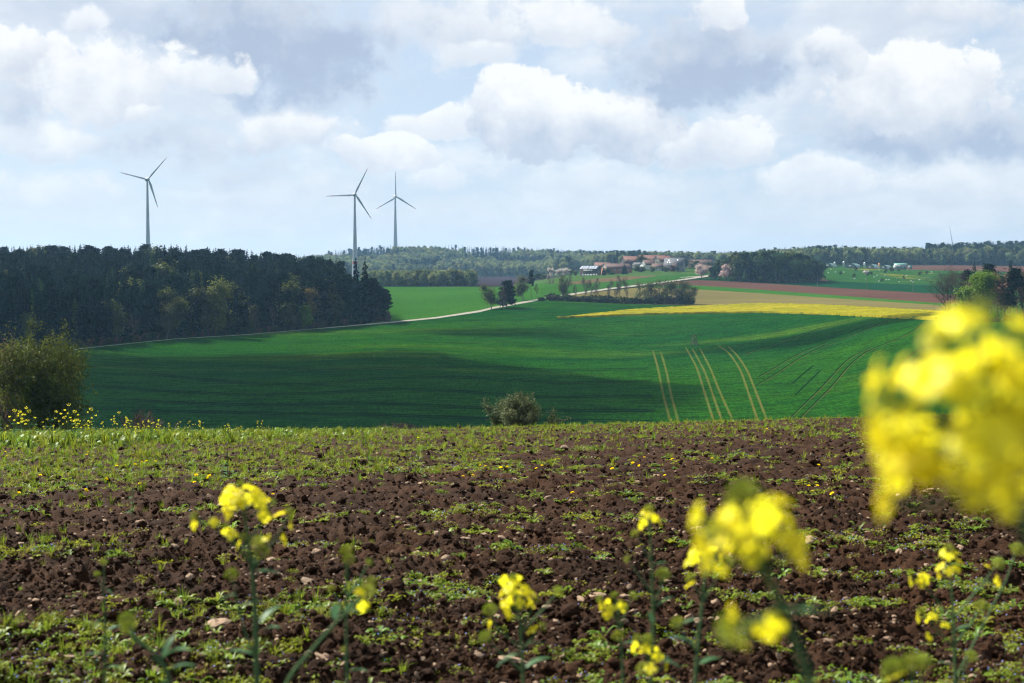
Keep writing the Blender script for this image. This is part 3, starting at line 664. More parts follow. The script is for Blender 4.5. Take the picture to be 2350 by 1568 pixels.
BARK = mat_plain('bark', (.045, .034, .027), .9, .3, 2.0, .4)
BARKR = mat_plain('bark_pine', (.045, .028, .02), .9, .3, 2.0, .4)
BARKG = mat_plain('bark_grey', (.13, .115, .10), .9, .25, 2.0, .3)
NEEDLE = mat_leaf('spruce_needles', (.008, .023, .014), (.003, .011, .009), .15, .6, .03, gloss=0)
PINEN = mat_leaf('pine_needles', (.011, .024, .012), (.005, .013, .009), .15, .38, .03, gloss=0)
LARCH = mat_leaf('larch_green', (.035, .075, .016), (.02, .05, .012), .4, .3, .02, gloss=0)
OLIVE = mat_leaf('budding_olive', (.075, .085, .02), (.045, .055, .014), .35, .2, .015)
FRESH = mat_leaf('fresh_maple', (.115, .19, .012), (.07, .14, .010), .45, .12, .01)
PALEG = mat_leaf('pale_spring', (.115, .14, .05), (.075, .10, .038), .35, .25, .02)
MIDG = mat_leaf('mid_green', (.035, .065, .016), (.02, .042, .012), .3, .28, .02)
DARKG = mat_leaf('dark_thuja', (.014, .035, .022), (.009, .024, .016), .1, .2, .01, gloss=0)
TWIG = mat_leaf('bare_twigs', (.075, .056, .045), (.05, .038, .032), .0, .2, .01, gloss=0)
TWIGR = mat_leaf('russet_twigs', (.13, .075, .05), (.09, .055, .04), .0, .2, .01, gloss=0)
BLOSS = mat_leaf('blossom_white', (.55, .50, .47), (.36, .32, .29), .3, .15, .01)
BLOSP = mat_leaf('blossom_pink', (.58, .45, .42), (.38, .28, .26), .3, .15, .01)
WILLOW = mat_leaf('willow_grey_green', (.11, .125, .052), (.066, .08, .034), .3, .15, .01)
REDL = mat_leaf('copper_leaves', (.10, .035, .035), (.06, .02, .025), .25, .1, .01)

class Kind:
    """a tree shape with trunk and crown meshes; place() makes an individual"""
    def __init__(s, gen, leaf, bark=BARK, nm='x'):
        t, c = gen; s.t = t.mesh(nm + '_trunk', bark); s.c = c.mesh(nm + '_crown', leaf)
        j = MB(); s.both = None; s.gen = gen; s.leaf = leaf; s.bark = bark; s.nm = nm
        s.h = float(np.concatenate(c.V)[:, 2].max())
    def joined(s):
        if s.both is None:
            j = MB(); off = 0
            for k, g in enumerate(s.gen):
                v = np.concatenate(g.V); j.V.append(v)
                j.F += [(f + off, k) for f, m in g.F]; off += len(v)
            j.n = off; s.both = j.mesh(s.nm + '_whole', [s.bark, s.leaf])
        return s.both
def place(kind, name, loc, height, rz, label, cat, group=None, wide=1.0, crown='crown', trunk='trunk'):
    sc = height / kind.h
    o = empty(name, loc, rz); o.scale = (sc * wide, sc * wide, sc)
    obj(trunk, kind.t, o); obj(crown, kind.c, o)
    return tag(o, label, cat, group)
R = random.Random(5)
SPR = [Kind(spruce(10 + k, 24, 3.1 + .35 * k, .10 + .05 * (k % 2), 30, .30 + .06 * k), NEEDLE, BARK, 'spruce') for k in range(4)]
PIN = [Kind(pine(20 + k, 22, 3.0 + .4 * k, .42 + .08 * k), PINEN, BARKR, 'pine') for k in range(3)]
LAR = [Kind(spruce(30, 22, 3.2, .15, 26, .2, 6), LARCH, BARK, 'larch')]
BRL = [Kind(broadleaf(40 + k, 18, 4.2, 2600, .75, nlimb=11, sub=5, low=.22), m, BARK, 'broadleaf') for k, m in enumerate((MIDG, OLIVE, PALEG))]
BAR = [Kind(broadleaf(50 + k, 14, 3.6, 0, .1, nlimb=12, sub=6), TWIG, BARKG, 'bare') for k in range(3)]
RUS = [Kind(broadleaf(56 + k, 15, 3.8, 900, .35, nlimb=12, sub=6), TWIGR, BARK, 'russet') for k in range(2)]
BIR = [Kind(broadleaf(60 + k, 14, 3.2, 2600, .36, nlimb=16, sub=7, droop=.05, low=.2), OLIVE, BARKG, 'birch') for k in range(2)]
# low-cost shapes for woods a kilometre and more away
fSPR = [Kind(spruce(70 + k, 24, 3.4, .08, 14, .35, 6), NEEDLE, BARK, 'far_spruce') for k in range(2)]
fPIN = [Kind(pine(72, 22, 3.4, .45, 20), PINEN, BARKR, 'far_pine')]
FARP = mat_leaf('far_pale_beech', (.19, .22, .075), (.12, .15, .055), .3, .25, .03, .15); FARM = mat_leaf('far_beech', (.10, .135, .05), (.065, .09, .035), .3, .25, .03, .15)
fBRL = [Kind(broadleaf(74 + k, 20, 6.6, 1300, 1.15, nlimb=14, sub=5, twigs=False, low=.10, tight=.075), m, BARK, 'far_broadleaf') for k, m in enumerate((FARP, FARM, FARM, OLIVE))]
# ---------------------------------------------------------------- woods
def spaced(cands, gap, keep=None):
    """greedy minimum spacing on the ground plan"""
    cell = {}; out = []
    for i, p in enumerate(cands):
        k = (int(p[0] // gap), int(p[1] // gap)); ok = True
        for a in (-1, 0, 1):
            for b in (-1, 0, 1):
                for q in cell.get((k[0] + a, k[1] + b), ()):
                    if (q[0] - p[0]) ** 2 + (q[1] - p[1]) ** 2 < gap * gap: ok = False; break
                if not ok: break
            if not ok: break
        if ok: cell.setdefault(k, []).append(p); out.append(i)
    return out
def region_points(n, x0, x1, low, high, seed, gap, power=1.0):
    """ground spots between two surveyed lines, spread evenly over the land (not over the picture)"""
    rng = np.random.RandomState(seed); x = rng.uniform(x0, x1, n); lo, hi = low(x), high(x)
    t = np.linspace(0, 1, 40); Y = lo[:, None] + (hi - lo)[:, None] * t; D = np.maximum.accumulate(dep(np.repeat(x[:, None], 40, 1), Y), 1)
    r = rng.rand(n) ** power; d = D[:, 0] + (D[:, -1] - D[:, 0]) * r
    w = (D[:, -1] - D[:, 0]) * d; acc = rng.rand(n) < w / w.max() * 1.0
    y = np.array([np.interp(d[i], D[i], Y[i]) for i in range(n)])
    x, y, d, f = x[acc], y[acc], d[acc], (d - D[:, 0])[acc]
    p = at(x, y, d); p[:, 2] -= .4
    o = spaced(p, gap); return x[o], y[o], p[o], f[o]

def left_forest():
    base = poly([(-200, 832), (0, 808), (190, 794), (400, 772.5), (600, 763), (750, 748), (870, 738), (890, 737)])
    top = poly([(-200, 655), (0, 655), (200, 655), (400, 655), (600, 668), (750, 682), (800, 692), (850, 712), (890, 728)])
    x, y, p, f = region_points(9000, -190, 884, base, top, 3, 4.0)
    rng = np.random.RandomState(4); n = len(x)
    # forest edge drawn up tight
    ex = np.arange(-180, 884, 5.5) + rng.uniform(-2, 2, len(np.arange(-180, 884, 5.5))); ey = base(ex) - rng.uniform(0, 3.0, len(ex)); ep = G(ex, ey, -.3)
    o = spaced(ep, 3.0); ex, ey, ep = ex[o], ey[o], ep[o]
    x = np.concatenate([ex, x]); y = np.concatenate([ey, y]); p = np.concatenate([ep, p]); f = np.concatenate([np.zeros(len(ex)), f]); n = len(x)
    # rank by how large they show: the edge first, then the skyline
    depth = p[:, 1]; show = -f * 3.0 + rng.rand(n) * 14
    order = np.argsort(-show); solo = set(order[:285].tolist())
    stuff = {'p': [], 's': [], 'r': [], 'i': []}; protos = [k.joined() for k in SPR + PIN + LAR + BRL[:2] + fSPR]
    for i in range(n):
        u = rng.rand(); h = rng.uniform(19, 26.5) * (1 if f[i] > 8 else .92)
        edge = f[i] < 10; right = x[i] > 640
        if edge and u < .10: kind, nm = BRL[1 if rng.rand() < .5 else 0], 'broadleaf'; h *= .62
        elif edge and u < .20: kind, nm = BAR[rng.randint(3)], 'bare'; h *= .60
        elif (right and u < .42) or u < .15: kind, nm = PIN[rng.randint(3)], 'pine'
        elif u > .94: kind, nm = (LAR[0], 'larch') if rng.rand() < .6 else (BRL[1], 'broadleaf'); 
        else: kind, nm = SPR[rng.randint(4)], 'spruce'
        cap = (y[i] - np.interp(x[i], [-200, 0, 200, 400, 600, 740, 785, 797, 804, 858, 872, 896], [554, 560, 553, 550, 567, 580, 592, 620, 640, 640, 662, 674])) / FPX * p[i][1]; h = max(min(h, cap * rng.uniform(.93, 1.0)), 7.0); rz = rng.rand() * 6.28
        if i in solo:
            lab = {'spruce': 'dark spruce crowded among others in the dense forest left of the track', 'pine': 'dark green pine crowded among others in the dense forest left of the track',
                   'larch': 'fresh green larch standing out among dark forest conifers', 'broadleaf': 'small olive green broadleaf tree along the dark forest edge', 'bare': 'small leafless tree along the dark forest edge'}[nm]
            grp = {'spruce': 'spruces in the forest', 'pine': 'pines in the forest', 'larch': 'larches in the forest', 'broadleaf': 'broadleaf trees on the forest edge', 'bare': 'leafless trees on the forest edge'}[nm]
            place(kind, {'spruce': 'spruce_tree', 'pine': 'pine_tree', 'larch': 'larch_tree', 'broadleaf': 'broadleaf_tree', 'bare': 'bare_tree'}[nm], p[i], h, rz, lab, 'tree', grp)
        else:
            allk = SPR + PIN + LAR + BRL[:2] + fSPR
            if kind not in allk: kind = SPR[0]
            stuff['p'].append(p[i]); stuff['s'].append(h / kind.h); stuff['r'].append((0, 0, rz)); stuff['i'].append(allk.index(kind))
    scatter('forest', stuff['p'], stuff['s'], stuff['r'], stuff['i'], protos, 'dense dark conifer forest covering the hillside behind the track')
    # trees one notices
    def one(kind, nm, X, Yg, h, lab, wide=1.0, d=None):
        q = G(X, Yg, -.3) if d is None else at(X, Yg, d); place(kind, nm, q, h, R.random() * 6, lab, 'tree', None, wide)
    one(Kind(broadleaf(81, 18, 3.2, 4200, .5, nlimb=14, sub=6, low=.12), mat_leaf('yellow_olive', (.15, .155, .03), (.09, .10, .02), .4, .0), BARK, 'olive'), 'broadleaf_tree', 488, 770, 27, 'tall yellow green tree standing out of the dark forest edge', .85)  # yellow green is this tree's own foliage colour
    one(BIR[0], 'birch_tree', 381, 776, 19, 'slender birch with hanging olive foliage at the dark forest edge')
    one(Kind(broadleaf(83, 16, 3.0, 2500, .5, nlimb=10), mat_leaf('ochre', (.16, .12, .035), (.10, .08, .025), .35, 0), BARK, 'ochre'), 'broadleaf_tree', 712, 752, 20, 'ochre budding tree near the end of the dark forest edge')
    one(Kind(spruce(84, 26, 3.6, .05, 46, .5, 9), NEEDLE, BARK, 'twin'), 'spruce_tree', 817, 741, 33, 'tall spruce beside the base of the middle wind turbine', .9)
    one(Kind(spruce(85, 26, 4.4, .05, 38, .45, 8), NEEDLE, BARK, 'twin2'), 'spruce_tree', 838, 741, 32.5, 'tall open crowned spruce at the end of the forest next to the turbine', .9)
    for k, (X, h) in enumerate(((858, 23), (872, 19), (884, 17), (892, 14.5))):
        one(PIN[k % 3], 'pine_tree', X, 740 - k, h, ['outermost four pines at the forest end: the one farthest into the wood', 'third pine in from the open field at the forest end', 'second pine in from the open field at the forest end', 'outermost crooked pine overhanging the light green field'][k])
    one(Kind(broadleaf(86, 15, 3, 1800, .6, nlimb=9), FRESH, BARK, 'limey'), 'broadleaf_tree', 700, 757, 13, 'small lime green sapling tree in the forest edge shadow')
    # undergrowth along the wood
    uk = [Kind(shrub(90 + k, 2.2, 3.4, 700, .42, 8), m, BARK, 'under') for k, m in enumerate((MIDG, TWIGR, OLIVE))]
    q = np.arange(150, 890, 3.5); q = q + rng.uniform(-2, 2, len(q)); up = G(q, base(q) + rng.uniform(-1.2, .6, len(q)), -.3)
    scatter('undergrowth', up, rng.uniform(.5, 1.4, len(q)), np.stack([q * 0, q * 0, rng.rand(len(q)) * 6.3], -1), rng.choice([0, 1, 2], len(q), p=[.5, .3, .2]), [k.joined() for k in uk], 'low brush along the foot of the dark forest')
left_forest()

def far_woods():
    rng = np.random.RandomState(12)
    def wood(name, label, x0, x1, low, high, n, gap, mixf, hr, seed, power=1.0):
        x, y, p, f = region_points(n, x0, x1, low, high, seed, gap, power); kinds = fSPR + fPIN + fBRL
        fr = f / (f.max() + 1e-6); patch = fbm(p[:, 0] * .011, p[:, 1] * .006, 3, seed)
        con = patch + mixf(fr) > 0
        idx = np.where(con, rng.choice([0, 1, 2], len(x), p=[.42, .38, .2]), rng.choice([3, 4, 5, 6], len(x), p=[.36, .34, .18, .12]))
        h = np.where(con, rng.uniform(hr[0], hr[1], len(x)), rng.uniform(hr[0] * .85, hr[1] * .9, len(x)))
        hh = np.array([k.h for k in kinds])[idx]
        return scatter(name, p, h / hh, np.stack([x * 0, x * 0, rng.rand(len(x)) * 6.3], -1), idx, [k.joined() for k in kinds], label)
    wood('far_woodland', 'long wooded hill of mixed pale broadleaf and dark conifer trees behind the village', 690, 1760, poly([(690, 640), (1000, 635), (1180, 635), (1290, 629), (1330, 618), (1430, 613), (1500, 609.5), (1600, 611), (1760, 612)]), lambda x: crest(x) + 1.0, 20000, 5.8,
         lambda f: np.where(f > .42, .06, -.30), (16, 21), 21)
    wood('ridge_woodland', 'wooded ridge with dark conifers above the pasture and farm sheds', 1740, 2450, poly([(1740, 611), (1850, 610), (1900, 608), (2000, 609), (2087, 608.5), (2200, 608.5), (2450, 612)]), lambda x: crest(x) + 1.0, 12000, 6.2,
         lambda f: np.where(f > .35, .30, -.18), (16, 24), 22)
    wood('far_ridge_woodland', 'distant dark conifers rising at the end of the ridge', 2130, 2450, poly([(2130, 607), (2450, 611)]), poly([(2130, 600), (2250, 593), (2450, 585)]), 4000, 6.5, lambda f: f * 0 + .6, (20, 27), 23)
    # pale broadleaf belt in the dip behind the light green field
    wood('pale_woodland', 'pale green young woodland in the dip behind the light green field', 835, 1085, poly([(835, 657), (1085, 657.5)]), poly([(835, 651), (1085, 653)]), 2600, 5.0, lambda f: f * 0 - .9, (11, 16), 24)
far_woods()

def copse():
    base = poly([(1632, 641), (1660, 643.5), (1700, 647), (1780, 650.5), (1840, 650), (1886, 647)]); top = lambda x: base(x) - np.interp(x, [1632, 1660, 1700, 1850, 1886], [2, 6, 9, 9, 3])
    x, y, p, f = region_points(2200, 1634, 1884, base, top, 31, 4.6); rng = np.random.RandomState(6)
    ex = np.arange(1636, 1884, 5.0); ep = G(ex, base(ex) - rng.rand(len(ex)), -.2); x = np.concatenate([ex, x]); p = np.concatenate([ep, p])
    o = spaced(p, 3.4)
    for i in o:
        prof = np.interp(x[i], [1632, 1650, 1690, 1760, 1830, 1886], [10, 14, 20, 22.5, 21.5, 15]); u = rng.rand()
        kind, nm = (PIN[rng.randint(3)], 'pine') if u < .45 else ((SPR[rng.randint(4)], 'spruce') if u < .62 else ((BRL[0], 'broadleaf') if u < .9 else (BRL[1], 'broadleaf')))
        place(kind, nm + '_tree', p[i], prof * rng.uniform(.88, 1.08), rng.rand() * 6.3, {'pine': 'dark pine packed into the rounded copse beside the village lane', 'spruce': 'dark spruce packed into the rounded copse beside the village lane', 'broadleaf': 'green broadleaf tree packed into the rounded copse beside the village lane'}[nm], 'tree', nm + ' trees of the copse')
    bl = Kind(broadleaf(88, 10, 2.6, 1500, .55, nlimb=9), BLOSP, BARK, 'blossom')
    place(bl, 'cherry_tree', G(1664, 646, -.2), 13.5, 1.0, 'pale blossoming tree at the front corner of the dark copse', 'tree')
    cherry = Kind(broadleaf(89, 9, 4.4, 3800, .42, nlimb=12, sub=7, low=.25), BLOSP, BARK, 'cherry')
    place(cherry, 'cherry_tree', G(1611, 640, -.1), 12.3, .4, 'rounded pink cherry tree in blossom alone beside the gravel track', 'tree')
copse()

def hedgerow():
    rng = np.random.RandomState(8)
    def bl(x): return np.interp(x, [1130, 1180, 1270, 1430, 1590], [709, 706, 689, 696, 698.5])
    words = ['first', 'second', 'third', 'fourth', 'fifth', 'sixth', 'seventh', 'eighth', 'ninth', 'tenth', 'eleventh', 'twelfth', 'thirteenth', 'fourteenth']
    big = [(1288, 13.5, 'leaf'), (1302, 14.5, 'bare'), (1320, 9, 'bare'), (1342, 13.5, 'bare'), (1360, 12.5, 'bare'), (1368, 13, 'bare'), (1397, 12.5, 'bare'), (1413, 11, 'bare'), (1422, 15, 'bare'), (1440, 14.5, 'bare')]
    for k, (X, h, t) in enumerate(big):
        place(BIR[1] if t == 'leaf' else BAR[k % 3], 'bare_tree' if t == 'bare' else 'birch_tree', G(X, bl(X) - 1, -.2), h * 1.12, k * 1.3, ('slender budding birch at the track end of the hedgerow' if t == 'leaf' else words[k - 1] + ' thin leafless tree of the hedgerow counted from its birch end'), 'tree', 'thin trees standing in the hedgerow', .6)
    med = [(1470, 11.5), (1483, 11), (1497, 10.5), (1513, 12.5), (1528, 11.5), (1541, 12), (1553, 11), (1563, 12.5), (1573, 11.5), (1582, 11), (1588, 9)]
    mk = [Kind(broadleaf(100 + k, 12, 3.6, 1100, .34, nlimb=13, sub=6, low=.1), m, BARKG, 'hedge') for k, m in enumerate((PALEG, OLIVE, OLIVE))]
    for k, (X, h) in enumerate(med):
        place(mk[(k * 2 + k // 3) % 3], 'hedge_tree', G(X, bl(X), -.2), h * 1.2, k * 2.1, words[k] + ' bushy budding tree of the dense hedgerow half, counted towards the tan field', 'tree', 'bushy trees of the hedgerow')
    q = np.arange(1262, 1592, 6.0); q = q + rng.uniform(-2, 2, len(q))
    uk = [Kind(shrub(110 + k, 2.6, 4.0, 600, .36, 10), m, BARKG, 'hedge_under') for k, m in enumerate((MIDG, TWIG, OLIVE))]
    for k, X in enumerate(q):
        place(uk[rng.randint(3)], 'hedge_shrub', G(X, bl(X) + .6, -.1), rng.uniform(2.4, 4.8), rng.rand() * 6, 'low tangled shrub in the undergrowth of the hedgerow', 'shrub', 'undergrowth shrubs of the hedgerow', 1.15)
    # clump beside the track
    place(BIR[0], 'birch_tree', G(1129, 710, -.1), 14.5, 1, 'slim budding tree, first of the clump where the track bends', 'tree')
    place(BAR[1], 'bare_tree', G(1147, 710.5, -.1), 14.0, 2, 'dark slim tree between birch and pine in the clump on the track bend', 'tree', None, .7)
    place(Kind(pine(121, 15, 5.4, .10, 95), PINEN, BARK, 'pine_round'), 'pine_tree', G(1163, 708, -.1), 15.5, .5, 'dark round crowned pine in the clump on the track bend', 'tree')
    place(BAR[0], 'bare_tree', G(1155, 711, -.1), 10.5, 4, 'low dark leafless tree at the foot of the round pine', 'tree', None, .9)
    place(BIR[1], 'birch_tree', G(1201, 690, -.1), 15.5, 3, 'tall light green birch beyond the track beside the slim pine', 'tree', None, 1.0)
    place(PIN[1], 'pine_tree', G(1219, 686, -.1), 17.0, 2, 'slim tall pine next to the light green birch beyond the track', 'tree', None, .65)
    place(BAR[2], 'bare_tree', G(1231, 684, -.1), 9.0, 2, 'small pale leafless tree beyond the track next to the slim pine', 'tree', None, .7)
    place(MIDK, 'shrub', G(1243, 691, -.1), 2.4, 0, 'low bush at the track end of the hedgerow', 'shrub', None, 1.6)
MIDK = Kind(shrub(120, 2.6, 4.0, 900, .42, 10), MIDG, BARK, 'bush')
hedgerow()

def right_group():
    rng = np.random.RandomState(9)
    bare = Kind(broadleaf(130, 17, 6.6, 0, .1, nlimb=22, stems=6, sub=8, low=.22), TWIG, BARK, 'bare_big')
    place(bare, 'bare_tree', G(2180, 736, -.1), 20.5, .6, 'large many stemmed leafless brown tree at the corner of the rapeseed strip', 'tree', None, 1.15)
    maple = Kind(broadleaf(131, 17, 6.6, 13000, .42, nlimb=22, sub=9, low=.14, tight=.06), FRESH, BARK, 'maple')
    place(maple, 'maple_tree', G(2243, 738, -.1), 18.0, 2.2, 'bright fresh green maple among dark trees beside the field', 'tree')
    specs = [(2215, 718, 18, 0), (2235, 716, 21, 3), (2275, 716, 20, 1), (2290, 728, 17.5, 4), (2305, 726, 16, 2), (2318, 718, 21, 3), (2335, 730, 18, 1), (2350, 728, 19, 4), (2370, 726, 20, 3), (2390, 724, 21, 0), (2420, 728, 18, 1), (2262, 726, 17, 4)]
    kk = [PIN[0], PIN[2], BRL[0], SPR[1], Kind(broadleaf(133, 16, 4.5, 2600, .4, nlimb=16, sub=7), TWIGR, BARK, 'russet_big')]
    labs = ['dark pine rising behind the brown bare tree and maple', 'dark spruce top showing above the bright maple', 'dark pine just beyond the maple crown', 'russet budding tree next to the bright maple', 'green broadleaf tree in the dark group past the maple', 'tall dark spruce in the group past the maple', 'dark pine near the picture edge past the maple', 'russet tree at the picture edge past the maple', 'tall dark spruce at the picture edge', 'dark pine behind the picture edge spruce', 'dark pine farthest along the tree group', 'small russet tree tucked behind the maple trunk']
    for k, (X, Y, h, t) in enumerate(specs): place(kk[t], ['pine_tree', 'pine_tree', 'broadleaf_tree', 'spruce_tree', 'russet_tree'][t], G(X, Y, -.2), h, k * 1.7, labs[k], 'tree')
    uk = Kind(shrub(135, 2.4, 4.0, 900, .4, 10), MIDG, BARK, 'under2')
    for k, X in enumerate((2150, 2185, 2205, 2225, 2260, 2285, 2310, 2335)):
        place(uk, 'shrub', G(X, 737 + (k % 3), -.1), rng.uniform(1.6, 3.2), k, 'low bush at the feet of the trees around the bright maple', 'shrub', 'bushes under the maple group', 1.2)
right_group()

def near_trees():
    """beyond the brow of the near field"""
    def g(X, Yd): return np.array([(X - CX) / FPX * Yd, Yd, 0.0]) + np.array([0, 0, float(zf((X - CX) / FPX * Yd, Yd)) - .3])
    ol = Kind(broadleaf(140, 9, 4.6, 28000, .13, nlimb=24, sub=10, stems=3, low=.08, tight=.036), mat_leaf('hawthorn_green', (.085, .115, .016), (.045, .066, .011), .4, 0, scale=1.2), BARK, 'hawthorn')
    place(ol, 'hawthorn_tree', g(104, 98), 11.2, 1.1, 'bushy olive green tree behind the yellow flowering field edge', 'tree', None, .68)
    rb = Kind(broadleaf(141, 13, 5.0, 6500, .22, nlimb=20, sub=9, low=.2), mat_leaf('russet_bud', (.115, .068, .04), (.075, .045, .03), .2, 0), BARK, 'russet_near')
    place(rb, 'budding_tree', g(-25, 130), 16.0, .3, 'reddish brown budding tree cut by the picture edge', 'tree')
    rb2 = Kind(broadleaf(142, 9, 3.5, 0, .2, nlimb=16, sub=8, low=.2), TWIGR, BARK, 'russet_near2')
    place(rb2, 'budding_tree', g(48, 140), 14.6, 2.3, 'leafless russet tree behind the bushy olive green tree', 'tree')
    wl = Kind(shrub(143, 3.4, 4.6, 26000, .09, 34), WILLOW, BARK, 'willow')
    place(wl, 'willow_shrub', g(1183, 80), 3.35, .2, 'rounded grey green willow bush on the brow of the brown field', 'shrub', None, 1.05)
    bk = [Kind(shrub(145 + k, 1.6, 2.6, 1800 * k, .07, 20), TWIG if k == 0 else m, BARKG, 'bramble') for k, m in enumerate((TWIG, WILLOW))]
    spots = [(335, 62, 1.9), (575, 66, 1.2), (600, 70, 1.5), (640, 72, 1.3), (668, 70, 1.1), (690, 70, 1.4), (725, 72, 1.1), (860, 70, 1.2), (885, 72, 1.6), (905, 70, 1.7), (925, 71, 1.6), (950, 72, 1.4), (975, 70, 1.3), (1000, 72, 1.1), (1090, 75, 1.2), (1255, 76, 1.0)]
    for k, (X, d, h) in enumerate(spots):
        place(bk[1] if k in (4, 8) else bk[0], 'bramble_bush', g(X, d - 6), h * (.62 if k else .85), k * 1.1, 'grey leafless scrub peeping over the brow of the brown field' if k else 'dark leafless bush among yellow flowers on the field brow', 'shrub', 'scrub along the field brow' if k else None, 1.0)
near_trees()
# ---------------------------------------------------------------- wind turbines
def build_turbine_parts():
    white = mat_plain('turbine_white', (.26, .29, .32), .45, .04, .05)
    red = mat_plain('turbine_red', (.36, .055, .045), .5, .05, .05)
    return white, red
TW, TR = build_turbine_parts()
def wind_turbine(hubpx, depth, blade, hub_h, yaw, phase, label, band_z=None, pitch_edge=.35):
    hub = at(hubpx[0], hubpx[1], depth); base = hub.copy(); base[2] -= hub_h
    root = empty('wind_turbine', base, yaw)
    s = blade / 41.0
    prof = [(5.2 * s, -2), (4.9 * s, 0), (4.1 * s, hub_h * .12), (3.3 * s, hub_h * .28), (2.55 * s, hub_h * .5), (1.75 * s, hub_h * .78), (1.25 * s, hub_h - 1.8 * s)]
    mb = MB(); mb.lathe(prof, 24); tw = mb.build('tower', TW, root, True)
    if band_z is not None:
        for z0, hh in band_z:
            r = np.interp(z0, [p[1] for p in prof], [p[0] for p in prof]) + .04; r2 = np.interp(z0 + hh, [p[1] for p in prof], [p[0] for p in prof]) + .04
            mb = MB(); mb.lathe([(r, z0), (r2, z0 + hh)], 24); mb.build('warning_band', TR, tw, True)
    # egg shaped nacelle along local +Y (towards the wind), rotor in front
    mb = MB(); t = np.linspace(0, 1, 14); a = np.linspace(0, 6.283, 18, endpoint=False)
    rr = 2.9 * s * np.sin(np.pi * np.clip(t * .93 + .035, 0, 1)) ** .62; yy = -6.0 * s + t * 9.0 * s
    v = np.stack([rr[:, None] * np.cos(a), np.repeat(yy[:, None], 18, 1), rr[:, None] * np.sin(a)], -1); 
    i = np.arange(13)[:, None] * 18; j = np.arange(18)[None]; k = (j + 1) % 18
    mb.add(v.reshape(-1, 3), np.stack([i + j, i + k, i + 18 + k, i + 18 + j], -1).reshape(-1, 4)); mb.build('nacelle', TW, root, True, loc=(0, 0, hub_h))
    mb = MB(); t = np.linspace(0, 1, 8); rr = 2.35 * s * np.sqrt(np.clip(1 - t ** 2, .001, 1)); yy = 2.6 * s + t * 2.4 * s
    v = np.stack([rr[:, None] * np.cos(a), np.repeat(yy[:, None], 18, 1), rr[:, None] * np.sin(a)], -1); i = np.arange(7)[:, None] * 18
    mb.add(v.reshape(-1, 3), np.stack([i + j, i + k, i + 18 + k, i + 18 + j], -1).reshape(-1, 4)); hubo = mb.build('rotor_hub', TW, root, True, loc=(0, 0, hub_h))
    # blade: root along +Z, broad shoulder, tapering tip, twisted
    z = np.array([1.6, 3.0, 6, 9, 13, 18, 24, 29, 30, 33.5, 34, 37, 39.5, 41]) * s
    ch = np.array([2.0, 2.1, 3.1, 3.35, 2.9, 2.4, 1.9, 1.55, 1.5, 1.25, 1.22, .95, .65, .15]) * s; th = np.array([1.9, 1.7, 1.2, .85, .65, .5, .38, .3, .29, .24, .23, .17, .1, .04]) * s
    tw_ = np.radians(np.linspace(16, 1, len(z))) + pitch_edge
    def sect(sel):
        mb = MB(); m = 10; an = np.linspace(0, 6.283, m, endpoint=False)
        cx = (np.cos(an) * .5 + .18) ; cy = np.sin(an) * .5 * (1 - .45 * np.cos(an + math.pi))
        v = []
        for q in sel:
            X = cx * ch[q]; Y = cy * th[q]; c_, s_ = math.cos(tw_[q]), math.sin(tw_[q]); v.append(np.stack([X * c_ - Y * s_, X * s_ + Y * c_, np.full(m, z[q])], -1))
        i = np.arange(len(sel) - 1)[:, None] * m; j = np.arange(m)[None]; k = (j + 1) % m
        mb.add(np.array(v).reshape(-1, 3), np.stack([i + j, i + k, i + m + k, i + m + j], -1).reshape(-1, 4)); return mb
    b1, r1, b2, r2 = (sect(q) for q in (range(0, 9), range(8, 10), range(9, 12), range(11, 14)))
    meshes = [m.mesh(n, c, True) for m, n, c in ((b1, 'blade', TW), (r1, 'red_stripe', TR), (b2, 'blade_outer', TW), (r2, 'red_tip', TR))]
    for q in range(3):
        a = phase + q * 2 * math.pi / 3
        o = obj('blade', meshes[0], root, (0, 3.5 * s, hub_h), (0, a, 0))
        for nm, me in (('red_stripe', meshes[1]), ('blade_end', meshes[2]), ('red_tip', meshes[3])): obj(nm, me, o)
    tag(root, label, 'wind turbine', 'wind turbines above the woods')
    return root
# rotors face the viewer's left a little; local +Y is the upwind side
wind_turbine((338, 412), 1620, 33.5, 118, math.pi + .62, rad(-41), 'wind turbine rising out of the dark forest, apart from the other two')
wind_turbine((814, 447), 1700, 34.8, 105, math.pi + .25, rad(-26), 'largest wind turbine with a red ring low on its tower', [(22.5, 3.2)])
wind_turbine((907, 452), 2480, 43.0, 112, math.pi + .45, rad(1), 'smaller wind turbine standing behind the crest of the wooded hill', [(6, 4)])
wind_turbine((2186, 571), 2700, 43.0, 98, math.pi + .3, rad(13), 'wind turbine hidden behind the ridge except for one raised blade')

